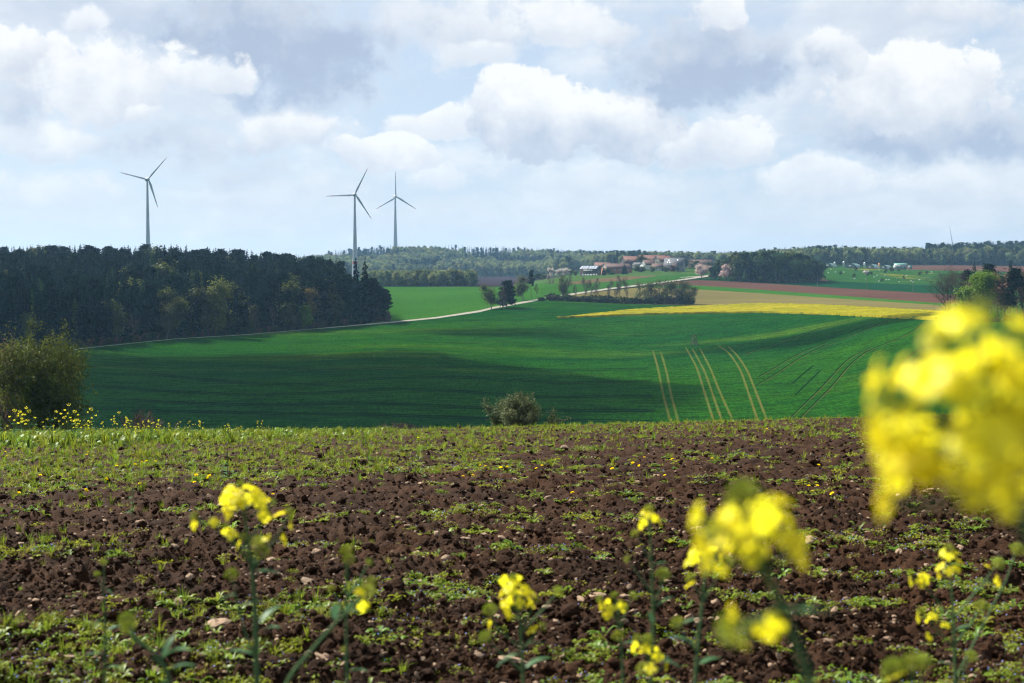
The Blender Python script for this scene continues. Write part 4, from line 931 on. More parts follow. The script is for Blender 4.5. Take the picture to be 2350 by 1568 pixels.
# ---------------------------------------------------------------- hunting stands
def high_seat(loc, h, rz, label, box=False):
    wood = mat_plain('weathered_wood', (.075, .062, .05), .9, .3, 3, .3)
    r = empty('hunting_stand', loc, rz)
    w = 1.1; top = .55
    for sx in (-1, 1):
        for sy in (-1, 1):
            mb = MB(); mb.tube([(sx * w, sy * w, -.2), (sx * top, sy * top, h)], [.10, .08], 5, cap=True); mb.build('leg', wood, r)
    for sx, sy, ex, ey in ((-1, -1, 1, -1), (-1, 1, 1, 1), (-1, -1, -1, 1), (1, -1, 1, 1)):
        mb = MB(); a = np.array([sx * w, sy * w, h * .08]); b = np.array([ex * (w - .2), ey * (w - .2), h * .5]); mb.tube([a, b], .06, 4); mb.tube([np.array([ex * w, ey * w, h * .1]), np.array([sx * (w - .2), sy * (w - .2), h * .5])], .06, 4); mb.build('brace', wood, r)
    mb = MB(); mb.box((0, 0, h * .58), (1.7, 1.7, .12)); mb.build('platform', wood, r)
    mb = MB(); mb.box((0, .35, h * .58 + .5), (1.2, .35, .08)); mb.build('seat', wood, r)
    for z in (.82, .98):
        mb = MB()
        for sx, sy, ex, ey in ((-1, -1, 1, -1), (-1, 1, 1, 1), (-1, -1, -1, 1), (1, -1, 1, 1)):
            k = .62; mb.tube([(sx * k, sy * k, h * z), (ex * k, ey * k, h * z)], .06, 4)
        mb.build('rail', wood, r)
    mb = MB()
    for sx in (-.28, .28): mb.tube([(sx, -1.9, 0), (sx, -.8, h * .6)], .05, 4)
    for q in range(7): f = q / 7 + .08; mb.tube([(-.3, -1.9 + 1.1 * f, h * .6 * f), (.3, -1.9 + 1.1 * f, h * .6 * f)], .035, 4)
    mb.build('ladder', wood, r)
    if box:
        mb = MB(); mb.box((0, 0, h * .8), (1.5, 1.5, 1.7)); mb.build('cabin', wood, r)
        mb = MB(); mb.box((0, 0, h * .8 + .95), (1.9, 1.9, .12)); mb.build('roof', wood, r)
    return tag(r, label, 'hunting stand')
high_seat(G(1593, 794), 4.7, .5, 'open wooden hunting stand on four legs in the green wheat')
high_seat(G(891, 738.5), 5.2, .2, 'small dark hunting cabin on legs at the end of the forest', True)
# ---------------------------------------------------------------- village and farm
def gable(mb, w, d, h0, h1, over=.35, th=.22, m=0):
    """two roof slabs over a w (ridge direction X) by d footprint"""
    for s in (-1, 1):
        e = np.array([0, s * (d / 2 + over), h0 - over * (h1 - h0) / (d / 2)]); r = np.array([0, 0, h1])
        L = w / 2 + over
        v = [(-L, e[1], e[2]), (L, e[1], e[2]), (L, 0, r[2]), (-L, 0, r[2])]; v += [(x, y, z + th) for x, y, z in v]
        mb.add(v, [(0, 1, 2, 3), (4, 7, 6, 5), (0, 4, 5, 1), (1, 5, 6, 2), (2, 6, 7, 3), (3, 7, 4, 0)], m)
ROOFM = {}
def tile_mat(name, col):
    if name not in ROOFM: ROOFM[name] = mat_plain(name, col, .8, .22, 1.2, .3)
    return ROOFM[name]
RED = tile_mat('red_tiles', (.085, .034, .027)); DRED = tile_mat('dark_red_tiles', (.058, .030, .026)); SLATE = tile_mat('slate', (.055, .06, .07))
def wallm(name, col): return tile_mat(name, col)
GLASS = mat_plain('window_glass', (.03, .035, .045), .12, .1, 2.0, 0, 0, .6)
FRAME = mat_plain('window_frame', (.6, .6, .58), .6, .05)
def house(name, label, x, y, depth, w, d, hw, hr, rz, wall, roof, windows=(), doors=(), chimney=None, extra=None, gable_wall=None, skylights=(), group=None):
    """x, y: surveyed foot of the building's centre; w along the ridge, d across; rz turns it on the ground"""
    p = at(x, y, depth); r = empty(name, p, rz)
    mb = MB(); v = [(-w/2, -d/2, -.6), (w/2, -d/2, -.6), (w/2, d/2, -.6), (-w/2, d/2, -.6), (-w/2, -d/2, hw), (w/2, -d/2, hw), (w/2, d/2, hw), (-w/2, d/2, hw)]
    mb.add(v, [(0, 1, 5, 4), (1, 2, 6, 5), (2, 3, 7, 6), (3, 0, 4, 7)]); wl = mb.build('wall', wall, r)
    for s in (-1, 1):
        g = MB(); t = .12; xx = s * w / 2; vv = [(xx, -d/2, hw), (xx, d/2, hw), (xx, 0, hr)]; vv += [(a - s * t, b, c) for a, b, c in vv]
        g.add(vv, [(0, 1, 2), (5, 4, 3)]); g.build('gable', gable_wall or wall, r)
    mb = MB(); gable(mb, w, d, hw, hr); rf = mb.build('roof', roof, r)
    for f, u, z, ww, hh in windows:      # face F front(-Y) L(-X) R(+X) B; u along the wall, z of centre
        mb, fr = MB(), MB()
        if f in 'FB':
            s = -1 if f == 'F' else 1; fr.box((u, s * (d/2 + .03), z), (ww + .24, .1, hh + .24)); mb.box((u, s * (d/2 + .07), z), (ww, .08, hh))
        else:
            s = -1 if f == 'L' else 1; fr.box((s * (w/2 + .03), u, z), (.1, ww + .24, hh + .24)); mb.box((s * (w/2 + .07), u, z), (.08, ww, hh))
        q = fr.build('window', FRAME, r); mb.build('pane', GLASS, q)
    for f, u, ww, hh, dm in doors:
        mb = MB()
        if f in 'FB': s = -1 if f == 'F' else 1; mb.box((u, s * (d/2 + .05), hh / 2 - .1), (ww, .12, hh))
        else: s = -1 if f == 'L' else 1; mb.box((s * (w/2 + .05), u, hh / 2 - .1), (.12, ww, hh))
        mb.build('door', dm, r)
    if chimney is not None:
        mb = MB(); mb.box((chimney, d * .08, hr + .5), (.7, .7, 1.8)); mb.box((chimney, d * .08, hr + 1.45), (.9, .9, .12)); mb.build('chimney', wallm('brick', (.2, .09, .06)), rf)
    sl = math.atan2(hr - hw, d / 2)
    for u, f in skylights:
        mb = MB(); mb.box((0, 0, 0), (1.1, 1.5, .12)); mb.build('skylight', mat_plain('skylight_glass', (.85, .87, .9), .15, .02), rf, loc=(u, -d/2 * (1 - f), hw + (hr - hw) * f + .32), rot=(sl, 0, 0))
    if extra: extra(r, w, d, hw, hr)
    return tag(r, label, 'house' if 'house' in name else 'barn', group)
def village():
    dark = wallm('dark_boards', (.045, .038, .034)); orange = wallm('orange_brick', (.22, .09, .04)); white = wallm('white_render', (.42, .44, .41)); cream = wallm('cream_render', (.38, .34, .26)); pale = wallm('pale_green_render', (.33, .39, .32))
    grey = wallm('grey_boards', (.26, .24, .22)); wood = wallm('brown_boards', (.14, .09, .06))
    panel = mat_plain('solar_panel', (.24, .28, .35), .28, .06, .8, 0, .0, .6); framem = mat_plain('panel_frame', (.6, .62, .65), .4, .05); sign = mat_plain('barn_sign', (.75, .74, .70), .7, .1, 4)
    tarp = mat_plain('white_tarp', (.55, .57, .56), .6, .12, 2.0)
    def solar(r, w, d, hw, hr):
        sl = math.atan2(hr - hw, d / 2); n = 6; L = math.hypot(hr - hw, d / 2)
        me = MB(); pw = (w - .2) / n; ph = (L - .2) / 3; me.box((0, 0, 0), (pw - .08, ph - .08, .06)); pm = me.mesh('solar_panel', panel)
        for i in range(n):
            for j in range(3):
                f = (j + .5) / 3; gapx = .35 if i >= 3 else -.0
                obj('solar_panel', pm, r, (-w / 2 + .1 + pw * (i + .5) + gapx - .15, -d / 2 * (1 - f) - .12, hw + (hr - hw) * f + .38), (sl, 0, 0))
        mb = MB(); mb.box((-.3, -d / 2 - .08, hw - .75), (w * .55, .1, .75)); mb.build('sign_board', sign, r)
    D = 1150
    house('solar_barn', 'dark boarded barn with pale solar panels covering its roof', 1355, 631.5, D, 14.5, 10.5, 4.6, 7.0, -.42, dark, RED, extra=solar, doors=(('R', -1, 3, 3.4, wood),), gable_wall=dark)
    house('brick_barn', 'orange brick barn with a red roof and grey boarded gable', 1415, 628.5, 1175, 23, 11.5, 4.6, 8.2, .42, orange, DRED, gable_wall=grey,
          windows=tuple(('F', u, 3.2, 1.1, 1.0) for u in (-8, -4.5, -.5, 3.5, 8)) + (('L', -2.5, 3.2, 1.1, 1.0), ('L', 2.2, 3.2, 1.1, 1.0)), doors=(('F', -6.2, 1.6, 2.3, wood), ('F', 1.5, 1.8, 2.4, wood), ('F', 5.8, 2.6, 2.8, wood)))
    house('red_roof_barn', 'small red roofed barn tucked behind the orange brick barn', 1383, 620, 1215, 13, 8, 3.5, 6.3, -.2, wood, RED)
    house('gable_house', 'white gabled house with dark red roof beside the round bushes', 1487, 617.5, 1230, 11, 8.5, 3.6, 7.6, .55, white, DRED, windows=(('L', -2, 2.0, 1, 1.1), ('L', 1.8, 2.0, 1, 1.1), ('L', 0, 4.6, .9, 1.0)), chimney=2.5)
    house('cottage_house', 'low pale green walled house with dark red roof below the cream gable', 1510, 621, 1215, 10, 6.5, 2.9, 5.8, -.15, pale, DRED, windows=tuple(('F', u, 1.7, .9, 1.1) for u in (-3, -.8, 1.4, 3.5)))
    house('grey_roof_barn', 'low grey roofed outbuilding left of the white gabled house', 1469, 613.5, 1260, 11, 6, 2.2, 4.0, 0, grey, SLATE)
    house('long_barn', 'long red roofed barn with dark boarded gable behind the round tree', 1455, 612, 1300, 22, 12, 4.0, 9.2, .35, dark, RED)
    house('big_red_barn', 'large red roofed barn at the top of the village', 1496, 610, 1330, 24, 12, 4.4, 9.6, -.12, wood, RED, windows=(('F', -6, 2.5, 1, 1), ('F', 4, 2.5, 1, 1)))
    house('cream_house', 'red roofed farmhouse with a cream gable facing the valley', 1521, 613.5, 1290, 18, 10, 5.0, 10.2, .75, cream, RED, windows=(('L', -2.5, 2.2, 1, 1.2), ('L', 2.2, 2.2, 1, 1.2), ('L', 0, 5.4, 1, 1.2), ('F', -5, 2.4, 1, 1.2), ('F', 0, 2.4, 1, 1.2), ('F', 5, 2.4, 1, 1.2)), chimney=4)
    house('slate_house', 'big dark slate roofed house with bright skylights', 1548, 620.5, 1215, 16.5, 13, 4.0, 10.4, -.30, wallm('dark_plaster', (.16, .15, .15)), SLATE, skylights=((-4.2, .62), (-3.2, .36), (-5.2, .38), (3.2, .66)), windows=(('R', -2, 2, 1, 1.2), ('R', 2, 2, 1, 1.2), ('R', 0, 5.5, 1, 1.2), ('F', -4, 1.8, 1, 1.1), ('F', 3, 1.8, 1, 1.1)), chimney=-2)  # walls in one even dark grey
    house('lane_barn', 'long low red roofed barn beside the copse at the village end', 1606, 613.5, 1290, 22, 10, 2.6, 6.6, -.08, wood, DRED)
    # white wrapped bales stacked at the solar barn
    for k in range(6):
        mb = MB(); mb.lathe([(0.01, -.6), (.62, -.6), (.68, -.4), (.68, .4), (.62, .6), (.01, .6)], 12); b = mb.build('silage_bale', tarp, None, True); b.location = at(1338 + 6.2 * k, 633.4 - .15 * k, D - 12) + np.array([0, 0, .65]); b.rotation_euler = (rad(90), 0, .3 * k)
        tag(b, 'white wrapped silage bale in the row before the solar barn', 'bale', 'wrapped bales before the solar barn')
    # village trees and bushes
    rb = [Kind(broadleaf(150 + k, 8, 4.0, 1300, .55, nlimb=12, sub=6, low=.1, twigs=False), m, BARK, 'garden') for k, m in enumerate((OLIVE, MIDG, PALEG, REDL, BLOSP, BLOSS))]
    th = Kind(spruce(160, 9, 3.2, .0, 18, .1, 9), DARKG, BARK, 'thuja')
    spec = [(0, 1475, 611, 1270, 11.0, 1.0, 'garden_tree', 'round yellow green tree between the red barns'), (1, 1462, 627, 1185, 6.5, 1.25, 'bush', 'wide dark bush below the grey roofed outbuilding'), (1, 1475, 627, 1180, 6.0, 1.2, 'bush', 'second wide bush below the grey roofed outbuilding'),
            (2, 1497, 627, 1180, 6.2, 1.0, 'bush', 'rounded pale green bush below the white gabled house'), (0, 1529, 623.5, 1190, 4.6, 1.2, 'bush', 'yellow green bush before the slate roofed house'), (3, 1545, 624, 1185, 6.0, .8, 'bush', 'dark red leaved bush before the slate roofed house'),
            (4, 1549, 621, 1200, 6.5, 1.0, 'garden_tree', 'pinkish blossoming garden tree before the slate roofed house'), (1, 1555, 624, 1185, 5.0, .9, 'bush', 'dark green bush right of the copper bush'), (2, 1588, 618, 1240, 6.0, 1.1, 'bush', 'light green bush at the village lane'), (1, 1570, 616, 1250, 9.0, .9, 'garden_tree', 'tall green tree beside the slate roofed gable'),
            (1, 1396, 630, 1158, 5.6, 1.2, 'bush', 'fresh green bush before the orange brick barn'), (1, 1405, 632, 1150, 3.0, 2.0, 'bush', 'low dark hedge before the orange brick barn'), (1, 1600, 616, 1240, 7.5, .9, 'garden_tree', 'green tree before the long low red roofed barn'), (2, 1625, 620, 1230, 8.0, .8, 'garden_tree', 'pale green tree between cherry tree and copse'),
            (5, 1265, 635, 1120, 8.0, .9, 'blossom_tree', 'white blossoming tree farthest from the solar barn'), (4, 1259, 641, 1110, 4.0, 1.2, 'bush', 'low pinkish bush below the white blossoming trees'), (5, 1285, 635, 1130, 7.0, 1.3, 'blossom_tree', 'broad white blossoming tree, middle of the blossoming row'), (5, 1298, 634, 1135, 7.6, 1.2, 'blossom_tree', 'white blossoming tree nearest to the solar barn'),
            (2, 1308, 633, 1140, 6.0, 1.1, 'bush', 'pale green bush between blossom and solar barn'), (1, 1235, 644, 1100, 6.5, 1.1, 'bush', 'green bush below the blossoming trees'), (2, 1247, 643, 1100, 5.5, 1.2, 'bush', 'rounded light bush below the blossoming trees'), (1, 1222, 648, 1060, 4.0, 1.3, 'bush', 'low green bush at the edge of the village meadow'), (2, 1321, 633, 1145, 4.5, 1.1, 'bush', 'small pale bush touching the solar barn'), (5, 1455, 616, 1225, 5.0, .7, 'blossom_tree', 'small white blossoming tree behind the dark thuja')]
    for k, X, Y, d, h, wd, nm, lab in spec: place(rb[k], nm, at(X, Y, d) - np.array([0, 0, .3]), h, X * .7, lab, 'tree' if 'tree' in nm else 'bush', None, wd)
    place(th, 'thuja_tree', at(1433, 630.5, 1150), 8.6, 0, 'dark rounded thuja in front of the orange brick barn', 'tree'); place(th, 'thuja_tree', at(1385, 632, 1135), 6.4, 0, 'dark conifer at the corner of the solar barn', 'tree', None, .8)
    place(th, 'thuja_tree', at(1521, 621, 1205), 4.5, 0, 'small dark conifer between cottage and slate roofed house', 'tree', None, .9)
    # bare fruit trees behind
    for k, (X, Y, d, h) in enumerate(((1443, 616, 1250, 9), (1462, 613, 1290, 9.5), (1580, 614, 1290, 11), (1330, 630, 1180, 7))): place(BAR[k % 3], 'bare_tree', at(X, Y, d), h, k, ['leafless tree behind the dark thuja', 'leafless tree before the long red barn', 'leafless tall tree beside the slate roofed house', 'leafless tree behind the solar barn'][k], 'tree')
village()

def farm():
    greenr = mat_plain('green_metal_roof', (.10, .25, .20), .35, .08, .3, 0, .2); wallg = mat_plain('poultry_wall', (.10, .14, .12), .7, .15, .6); pale = mat_plain('pale_sheet', (.26, .28, .29), .5, .08, .4); silver = mat_plain('silo_metal', (.42, .44, .46), .35, .08, 1, 0, .6); orange = mat_plain('silo_orange', (.55, .27, .12), .5, .1)
    words = ['first', 'second', 'third', 'fourth']
    for k, (x0, x1, yb, yt, d) in enumerate(((1890, 1914, 612.5, 604.5, 1400), (1939, 1969, 614, 604.5, 1395), (1988, 2011, 616.3, 606.6, 1390), (2021, 2040, 617, 608.5, 1390))):
        w = (x1 - x0) / FPX * d * .78; hh = (yb - yt) / FPX * d; r = empty('poultry_barn', at((x0 + x1) / 2 - 3, yb, d), -.42); L = 26.0
        a = np.linspace(0, math.pi, 11); ex = np.cos(a) * w / 2; ez = hh * .42 + np.sin(a) * hh * .58
        mb = MB(); v = np.stack([np.stack([ex, np.zeros(11), ez], -1), np.stack([ex, np.full(11, L), ez], -1)]); mb.add(v.reshape(-1, 3), grid_faces(2, 11)); mb.build('roof', greenr, r, True)
        for s, yy in ((1, .15), (-1, L - .15)):
            mb = MB(); vv = np.concatenate([[[-w/2, yy, -.5], [w/2, yy, -.5]], np.stack([ex, np.full(11, yy), ez], -1)]); mb.add(vv, [[0, 1, 2]] + [[0, q + 2, q + 3] for q in range(10)]); mb.build('gable', wallg, r)
        for s in (-1, 1): mb = MB(); mb.box((s * w / 2 * .985, L / 2, hh * .2 - .25), (.15, L - .4, hh * .4 + .5)); mb.build('wall', pale, r)
        mb = MB(); mb.box((0, 0, .95), (w * .3, .12, 2.4)); mb.build('door', pale, r)
        tag(r, words[k] + ' arched green roofed poultry barn counted from the copse', 'barn', 'poultry barns above the pasture')
    for k, (X, yb, yt, d, m) in enumerate(((1915.5, 611.5, 601, 1392, silver), (1936, 612, 599.5, 1398, silver), (1984, 614.5, 602, 1398, silver), (2017.5, 616, 603.5, 1385, orange))):
        r = empty('feed_silo', at(X, yb, d)); h = (yb - yt) / FPX * d; rr = 4.4 / 2 / FPX * d * .95
        mb = MB(); mb.lathe([(.25, h * .22), (rr, h * .42), (rr, h * .9), (rr * .35, h), (.02, h)], 14); mb.build('tank', m, r, True)
        for q in range(4): a = q * 1.57 + .78; mb = MB(); mb.tube([(rr * .9 * math.cos(a), rr * .9 * math.sin(a), -.3), (rr * .9 * math.cos(a), rr * .9 * math.sin(a), h * .5)], .09, 4); mb.build('leg', silver, r)
        tag(r, ['grey feed silo beside the first poultry barn from the copse', 'grey feed silo left of the second poultry barn', 'grey feed silo before the third poultry barn', 'orange feed silo between the third and fourth poultry barn'][k], 'silo', 'feed silos at the poultry barns')
    d = 1385; w = 27 / FPX * d; r = empty('farm_shed', at(2068, 616.5, d), -.05)
    mb = MB(); mb.box((0, 4, 1.5), (w, 8, 4.0)); mb.build('wall', pale, r)
    mb = MB(); gable(mb, w, 8, 3.6, 5.0, .4); rf = mb.build('roof', greenr, r, loc=(0, 4, 0))
    for u in (-3.5, 0, 3.5): mb = MB(); mb.box((u, -.04, 1.2), (1.8, .12, 2.2)); mb.build('door', wallg, r)
    tag(r, 'pale walled farm shed with a bright green roof', 'shed')
    r = empty('storage_container', at(2089, 616.5, 1380)); mb = MB(); mb.box((0, 0, 1.3), (2.4, 5, 3.2)); mb.build('body', wallg, r); mb = MB(); mb.box((0, -2.55, 1.3), (2.0, .1, 2.6)); mb.build('door', greenr, r); mb = MB(); mb.box((0, 0, 2.95), (2.6, 5.2, .12)); mb.build('roof', greenr, r)
    tag(r, 'dark green storage container beside the green roofed shed', 'container')
    z = lambda zx, zy: (1566.7 + zx / 3, 532.7 + zy / 3)
    hut = MB(); hut.box((0, 0, .35), (.95, .8, .6)); hm = hut.mesh('hutch_body', mat_plain('hutch_white', (.42, .44, .42), .6, .05)); rf = MB(); gable(rf, 1.0, .85, .6, .85, .1, .06); rm = rf.mesh('hutch_roof', mat_plain('hutch_roof', (.34, .42, .38), .5, .05))
    for k, q in enumerate(((1003, 285), (1020, 262), (1053, 280), (1110, 280), (1183, 325), (1258, 326), (1320, 315), (1340, 303), (1393, 303), (1355, 268), (1403, 333), (1420, 333), (1475, 324), (1545, 303), (1630, 333), (1490, 348), (1573, 340), (1587, 350), (1350, 344), (1548, 265), (1715, 280))):
        X, Y = z(*q); o = empty('hutch', G(X, Y, .03), k * .9); obj('body', hm, o); obj('roof', rm, o); tag(o, 'small white hutch scattered on the green pasture below the sheds', 'hutch', 'white hutches on the pasture')
    bk = [Kind(broadleaf(170 + k, 5, 2.2, 600, .5, nlimb=9, sub=4, low=.05, twigs=False), m, BARK, 'pasture_bush') for k, m in enumerate((MIDG, OLIVE, BLOSS))]
    for k, (q, h, m) in enumerate((((1085, 294), 5, 0), ((1190, 266), 8, 0), ((1180, 315), 6, 1), ((1265, 298), 7, 2), ((1370, 342), 5, 0), ((1395, 282), 6, 0), ((1440, 276), 8, 1), ((1487, 272), 5, 1), ((1522, 324), 5, 0), ((1630, 300), 6, 1), ((1680, 288), 5, 0), ((1275, 300), 6, 0), ((1300, 296), 5, 1), ((960, 318), 6, 0), ((980, 318), 4, 0))):
        X, Y = z(*q); place(bk[m], 'pasture_bush', G(X, Y, 0), h * .62, k, 'white blossoming bush on the hutch pasture' if m == 2 else 'small green bush dotted over the hutch pasture', 'bush', None if m == 2 else 'bushes on the hutch pasture')
    X, Y = z(915, 336); rng = np.random.RandomState(3); mb = MB(); a = np.linspace(0, 6.283, 24, endpoint=False); rows = []
    for t in np.linspace(0, 1, 8): rr = 9.5 * (1 - t) ** .8; rows.append(np.stack([np.cos(a) * rr * (1 + .12 * rng.normal(size=24)), np.sin(a) * rr * .6, np.full(24, 4.0 * t) * (1 + .06 * rng.normal(size=24)) - .2], -1))
    v = np.array(rows); i = np.arange(7)[:, None] * 24; j = np.arange(24)[None]; k = (j + 1) % 24; mb.add(v.reshape(-1, 3), np.stack([i + j, i + k, i + 24 + k, i + 24 + j], -1).reshape(-1, 4))
    tag(mb.build('soil_heap', mat_plain('heap_soil', (.24, .13, .085), .95, .25, .5, .5), None, True, loc=G(X, Y, 0)), 'reddish heap of soil at the foot of the copse', 'heap')
    for k, q in enumerate(((930, 380), (1265, 395), (1585, 412))):
        X, Y = z(*q); mb = MB(); mb.tube([(0, 0, -.3), (0, 0, 8)], .09, 5); mb.tube([(-.4, 0, 7.9), (.4, 0, 7.9)], .06, 4); tag(mb.build('perch_pole', BARKG, None, loc=G(X, Y, 0)), ['thin perch pole nearest the soil heap', 'thin perch pole in the middle of the deep green field edge', 'thin perch pole nearest the brown leafless tree'][k], 'pole', 'perch poles along the deep green field')
farm()
# ---------------------------------------------------------------- the near field: tilled soil, stones, weeds
def soil_h(X, Y):
    """crumbly tilth over the hillside; rows run across the view"""
    fade = np.clip(1.15 - Y / 80, .35, 1)
    wob = .35 * fbm(X * .25, Y * .25, 2, 5)
    furrow = .022 * np.sin((Y + wob) * 2 * math.pi / .62)
    big = .050 * fbm(X * 1.6, Y * 1.9, 3, 11)
    clod = np.abs(fbm(X * 5.5, Y * 6.0, 4, 23, .58)); clod = .058 * (.55 - clod)
    crumb = .015 * fbm(X * 21, Y * 22, 2, 31)
    return zf(X, Y) + (furrow + big + clod + crumb) * fade
def soil_hit(x, y):
    """where the view line through a surveyed spot meets the near field"""
    r = ray(x, y); r = r / r[1]; d = np.linspace(4, 60, 900); z = r[2] * d - zf(r[0] * d, d); k = np.argmax(z < 0) if (z < 0).any() else np.argmin(z)
    return r[0] * d[k], d[k]
def soil_mat():
    m, N, L = new_mat('tilled_soil'); o = N.new('ShaderNodeOutputMaterial'); b = N.new('ShaderNodeBsdfPrincipled'); L.new(b.outputs[0], o.inputs[0])
    g = N.new('ShaderNodeNewGeometry')
    def nz(s, d=6, r=.6):
        n = N.new('ShaderNodeTexNoise'); n.inputs['Scale'].default_value = s; n.inputs['Detail'].default_value = d; n.inputs['Roughness'].default_value = r; L.new(g.outputs['Position'], n.inputs['Vector']); return n.outputs['Fac']
    c1 = ramp(N, L, nz(1.3), [(.35, (.019, .0082, .0036)), (.65, (.038, .0165, .0068))])
    c2 = ramp(N, L, nz(60, 4), [(.35, (.5, .5, .5)), (.62, (1.25, 1.22, 1.2))])
    mx = N.new('ShaderNodeMix'); mx.data_type = 'RGBA'; mx.blend_type = 'MULTIPLY'; mx.inputs[0].default_value = 1; L.new(c1, mx.inputs[6]); L.new(c2, mx.inputs[7])
    L.new(mx.outputs[2], b.inputs['Base Color']); b.inputs['Roughness'].default_value = .95; b.inputs['Specular IOR Level'].default_value = .12
    bn = N.new('ShaderNodeBump'); bn.inputs['Strength'].default_value = .8; bn.inputs['Distance'].default_value = .012; L.new(nz(90, 5, .7), bn.inputs['Height']); L.new(bn.outputs[0], b.inputs['Normal'])
    return m
SOIL = soil_mat()
def weed_cover(X, Y):
    """0..1 how much the weeds have closed over the soil: strips across the view, greener towards the brow"""
    n = fbm(X * .30, Y * .75, 3, 41) * .55 + fbm(X * 1.3, Y * 1.9, 3, 47) * .55
    far = np.interp(Y, [4, 5.5, 7.5, 10, 12.5, 14, 17, 21, 27, 45], [-.02, -.02, -.06, -.20, -.16, .12, .28, .34, .55, .6])
    left = np.clip((-X / np.maximum(Y, 1) - .02) * 1.6, -.35, .30) * np.clip((Y - 11) / 5, 0, 1)
    return n + far + left
def build_soil():
    Y = np.exp(np.linspace(math.log(3.4), math.log(78), 860)); u = np.linspace(-.50, .50, 560)
    U, YY = np.meshgrid(u, Y); X = U * YY; Z = soil_h(X, YY)
    mb = MB(); mb.add(np.stack([X, YY, Z], -1).reshape(-1, 3), grid_faces(len(Y), len(u)))
    tag(mb.build('tilled_field', SOIL, smooth=True), 'dark brown crumbly tilled field in front of the valley', kind='structure')
    gx = np.linspace(-60, 60, 61); gy = np.linspace(-40, 48, 45); A, B = np.meshgrid(gx, gy); Zb = zf(A, B) - np.where(B > 2.5, .25, .06)
    mb = MB(); mb.add(np.stack([A, B, Zb], -1).reshape(-1, 3), grid_faces(45, 61)); tag(mb.build('field_apron', SOIL, smooth=True), 'tilled soil continuing around and behind the viewpoint', kind='structure')
build_soil()

def sample_view(n, seed, d0=4.2, d1=46, power=1.0, wide=.46):
    """spots on the near field, thinning with distance so that the density in view stays even"""
    rng = np.random.RandomState(seed); inv = rng.uniform(1 / d1, 1 / d0, n) if power == 1 else (1 / d1 + (1 / d0 - 1 / d1) * rng.rand(n) ** power)
    Y = 1 / inv; X = rng.uniform(-wide, wide, n) * Y; return X, Y, rng
def pts(X, Y, dz=0.0): return np.stack([X, Y, soil_h(X, Y) + dz], -1)
def lump(seed, flat=.7, sub=2, amp=.35, mat=None, name='clod'):
    import bmesh
    bm = bmesh.new(); bmesh.ops.create_icosphere(bm, subdivisions=sub, radius=.5); rng = np.random.RandomState(seed); o = rng.rand(3) * 50
    from mathutils import noise as mn
    for v in bm.verts:
        p = Vector(v.co); k = 1 + amp * (mn.noise(p * 2.3 + Vector(o)) + .6 * mn.noise(p * 5.1 + Vector(o))); v.co = p * k; v.co.z *= flat
    me = bpy.data.meshes.new(name); bm.to_mesh(me); bm.free(); me.materials.append(mat); return me
def ground_clutter():
    rng0 = np.random.RandomState(2)
    # clods
    cl = [lump(200 + k, .75, 2, .5, SOIL) for k in range(6)]
    X, Y, r = sample_view(70000, 51, 4.2, 40); s = np.exp(r.normal(math.log(.018), .5, len(X))) * np.interp(Y, [4, 12, 40], [.75, 1.1, 1.9])
    scatter('soil_clods', pts(X, Y, 0) + np.stack([X * 0, X * 0, s * .15], -1), s, r.uniform(0, 6.28, (len(X), 3)) * np.array([.1, .1, 1]), r.randint(0, 6, len(X)), cl, 'loose crumbs and clods of dark brown soil')
    # small stones as a mass, the larger ones singly
    stm = mat_plain('limestone', (.205, .138, .088), .85, .25, 14, .4, obj_var=.35); st = [lump(220 + k, .5, 2, .45, stm, 'stone') for k in range(6)]
    X, Y, r = sample_view(9000, 52, 4.2, 36); s = np.exp(r.normal(math.log(.014), .45, len(X))) * np.interp(Y, [4, 12, 36], [.75, 1.2, 2.0])
    scatter('pebbles', pts(X, Y, .002) + np.stack([X * 0, X * 0, s * .1], -1), s, np.stack([r.normal(size=len(X)) * .4, r.normal(size=len(X)) * .4, r.rand(len(X)) * 6.3], -1), r.randint(0, 6, len(X)), st, 'small pale brown pebbles strewn over the tilled soil')
    X, Y, r = sample_view(290, 53, 4.8, 22, 1.0, .39); s = np.exp(r.normal(math.log(.032), .32, len(X))) * np.interp(Y, [4, 12, 22], [.85, 1.3, 1.9])
    P = pts(X, Y, .003)
    for k in range(len(X)):
        q = P[k]; o = obj('stone', st[k % 6], None, (q[0], q[1], q[2] + s[k] * .08), (r.normal() * .35, r.normal() * .35, r.rand() * 6.28), s[k] * r.uniform(.8, 1.2)); o.scale = (o.scale[0] * r.uniform(.9, 1.7), o.scale[1], o.scale[2])
        tag(o, 'pale brown stone lying loose on the dark tilled soil', 'stone', 'stones on the tilled field')
    # dead straw stalk
    sx, sy = soil_hit(345, 1272); mb = MB(); mb.tube([(-.06, .02, 0), (0, 0, .012), (.07, -.015, .004)], [.007, .008, .006], 6, cap=True)
    tag(mb.build('straw_stalk', mat_plain('straw', (.55, .42, .30), .7, .1), None, loc=(sx, sy, float(soil_h(np.array(sx), np.array(sy))) + .012), rot=(0, 0, -.9)), 'single dry straw stalk lying on bare soil', 'straw')
ground_clutter()

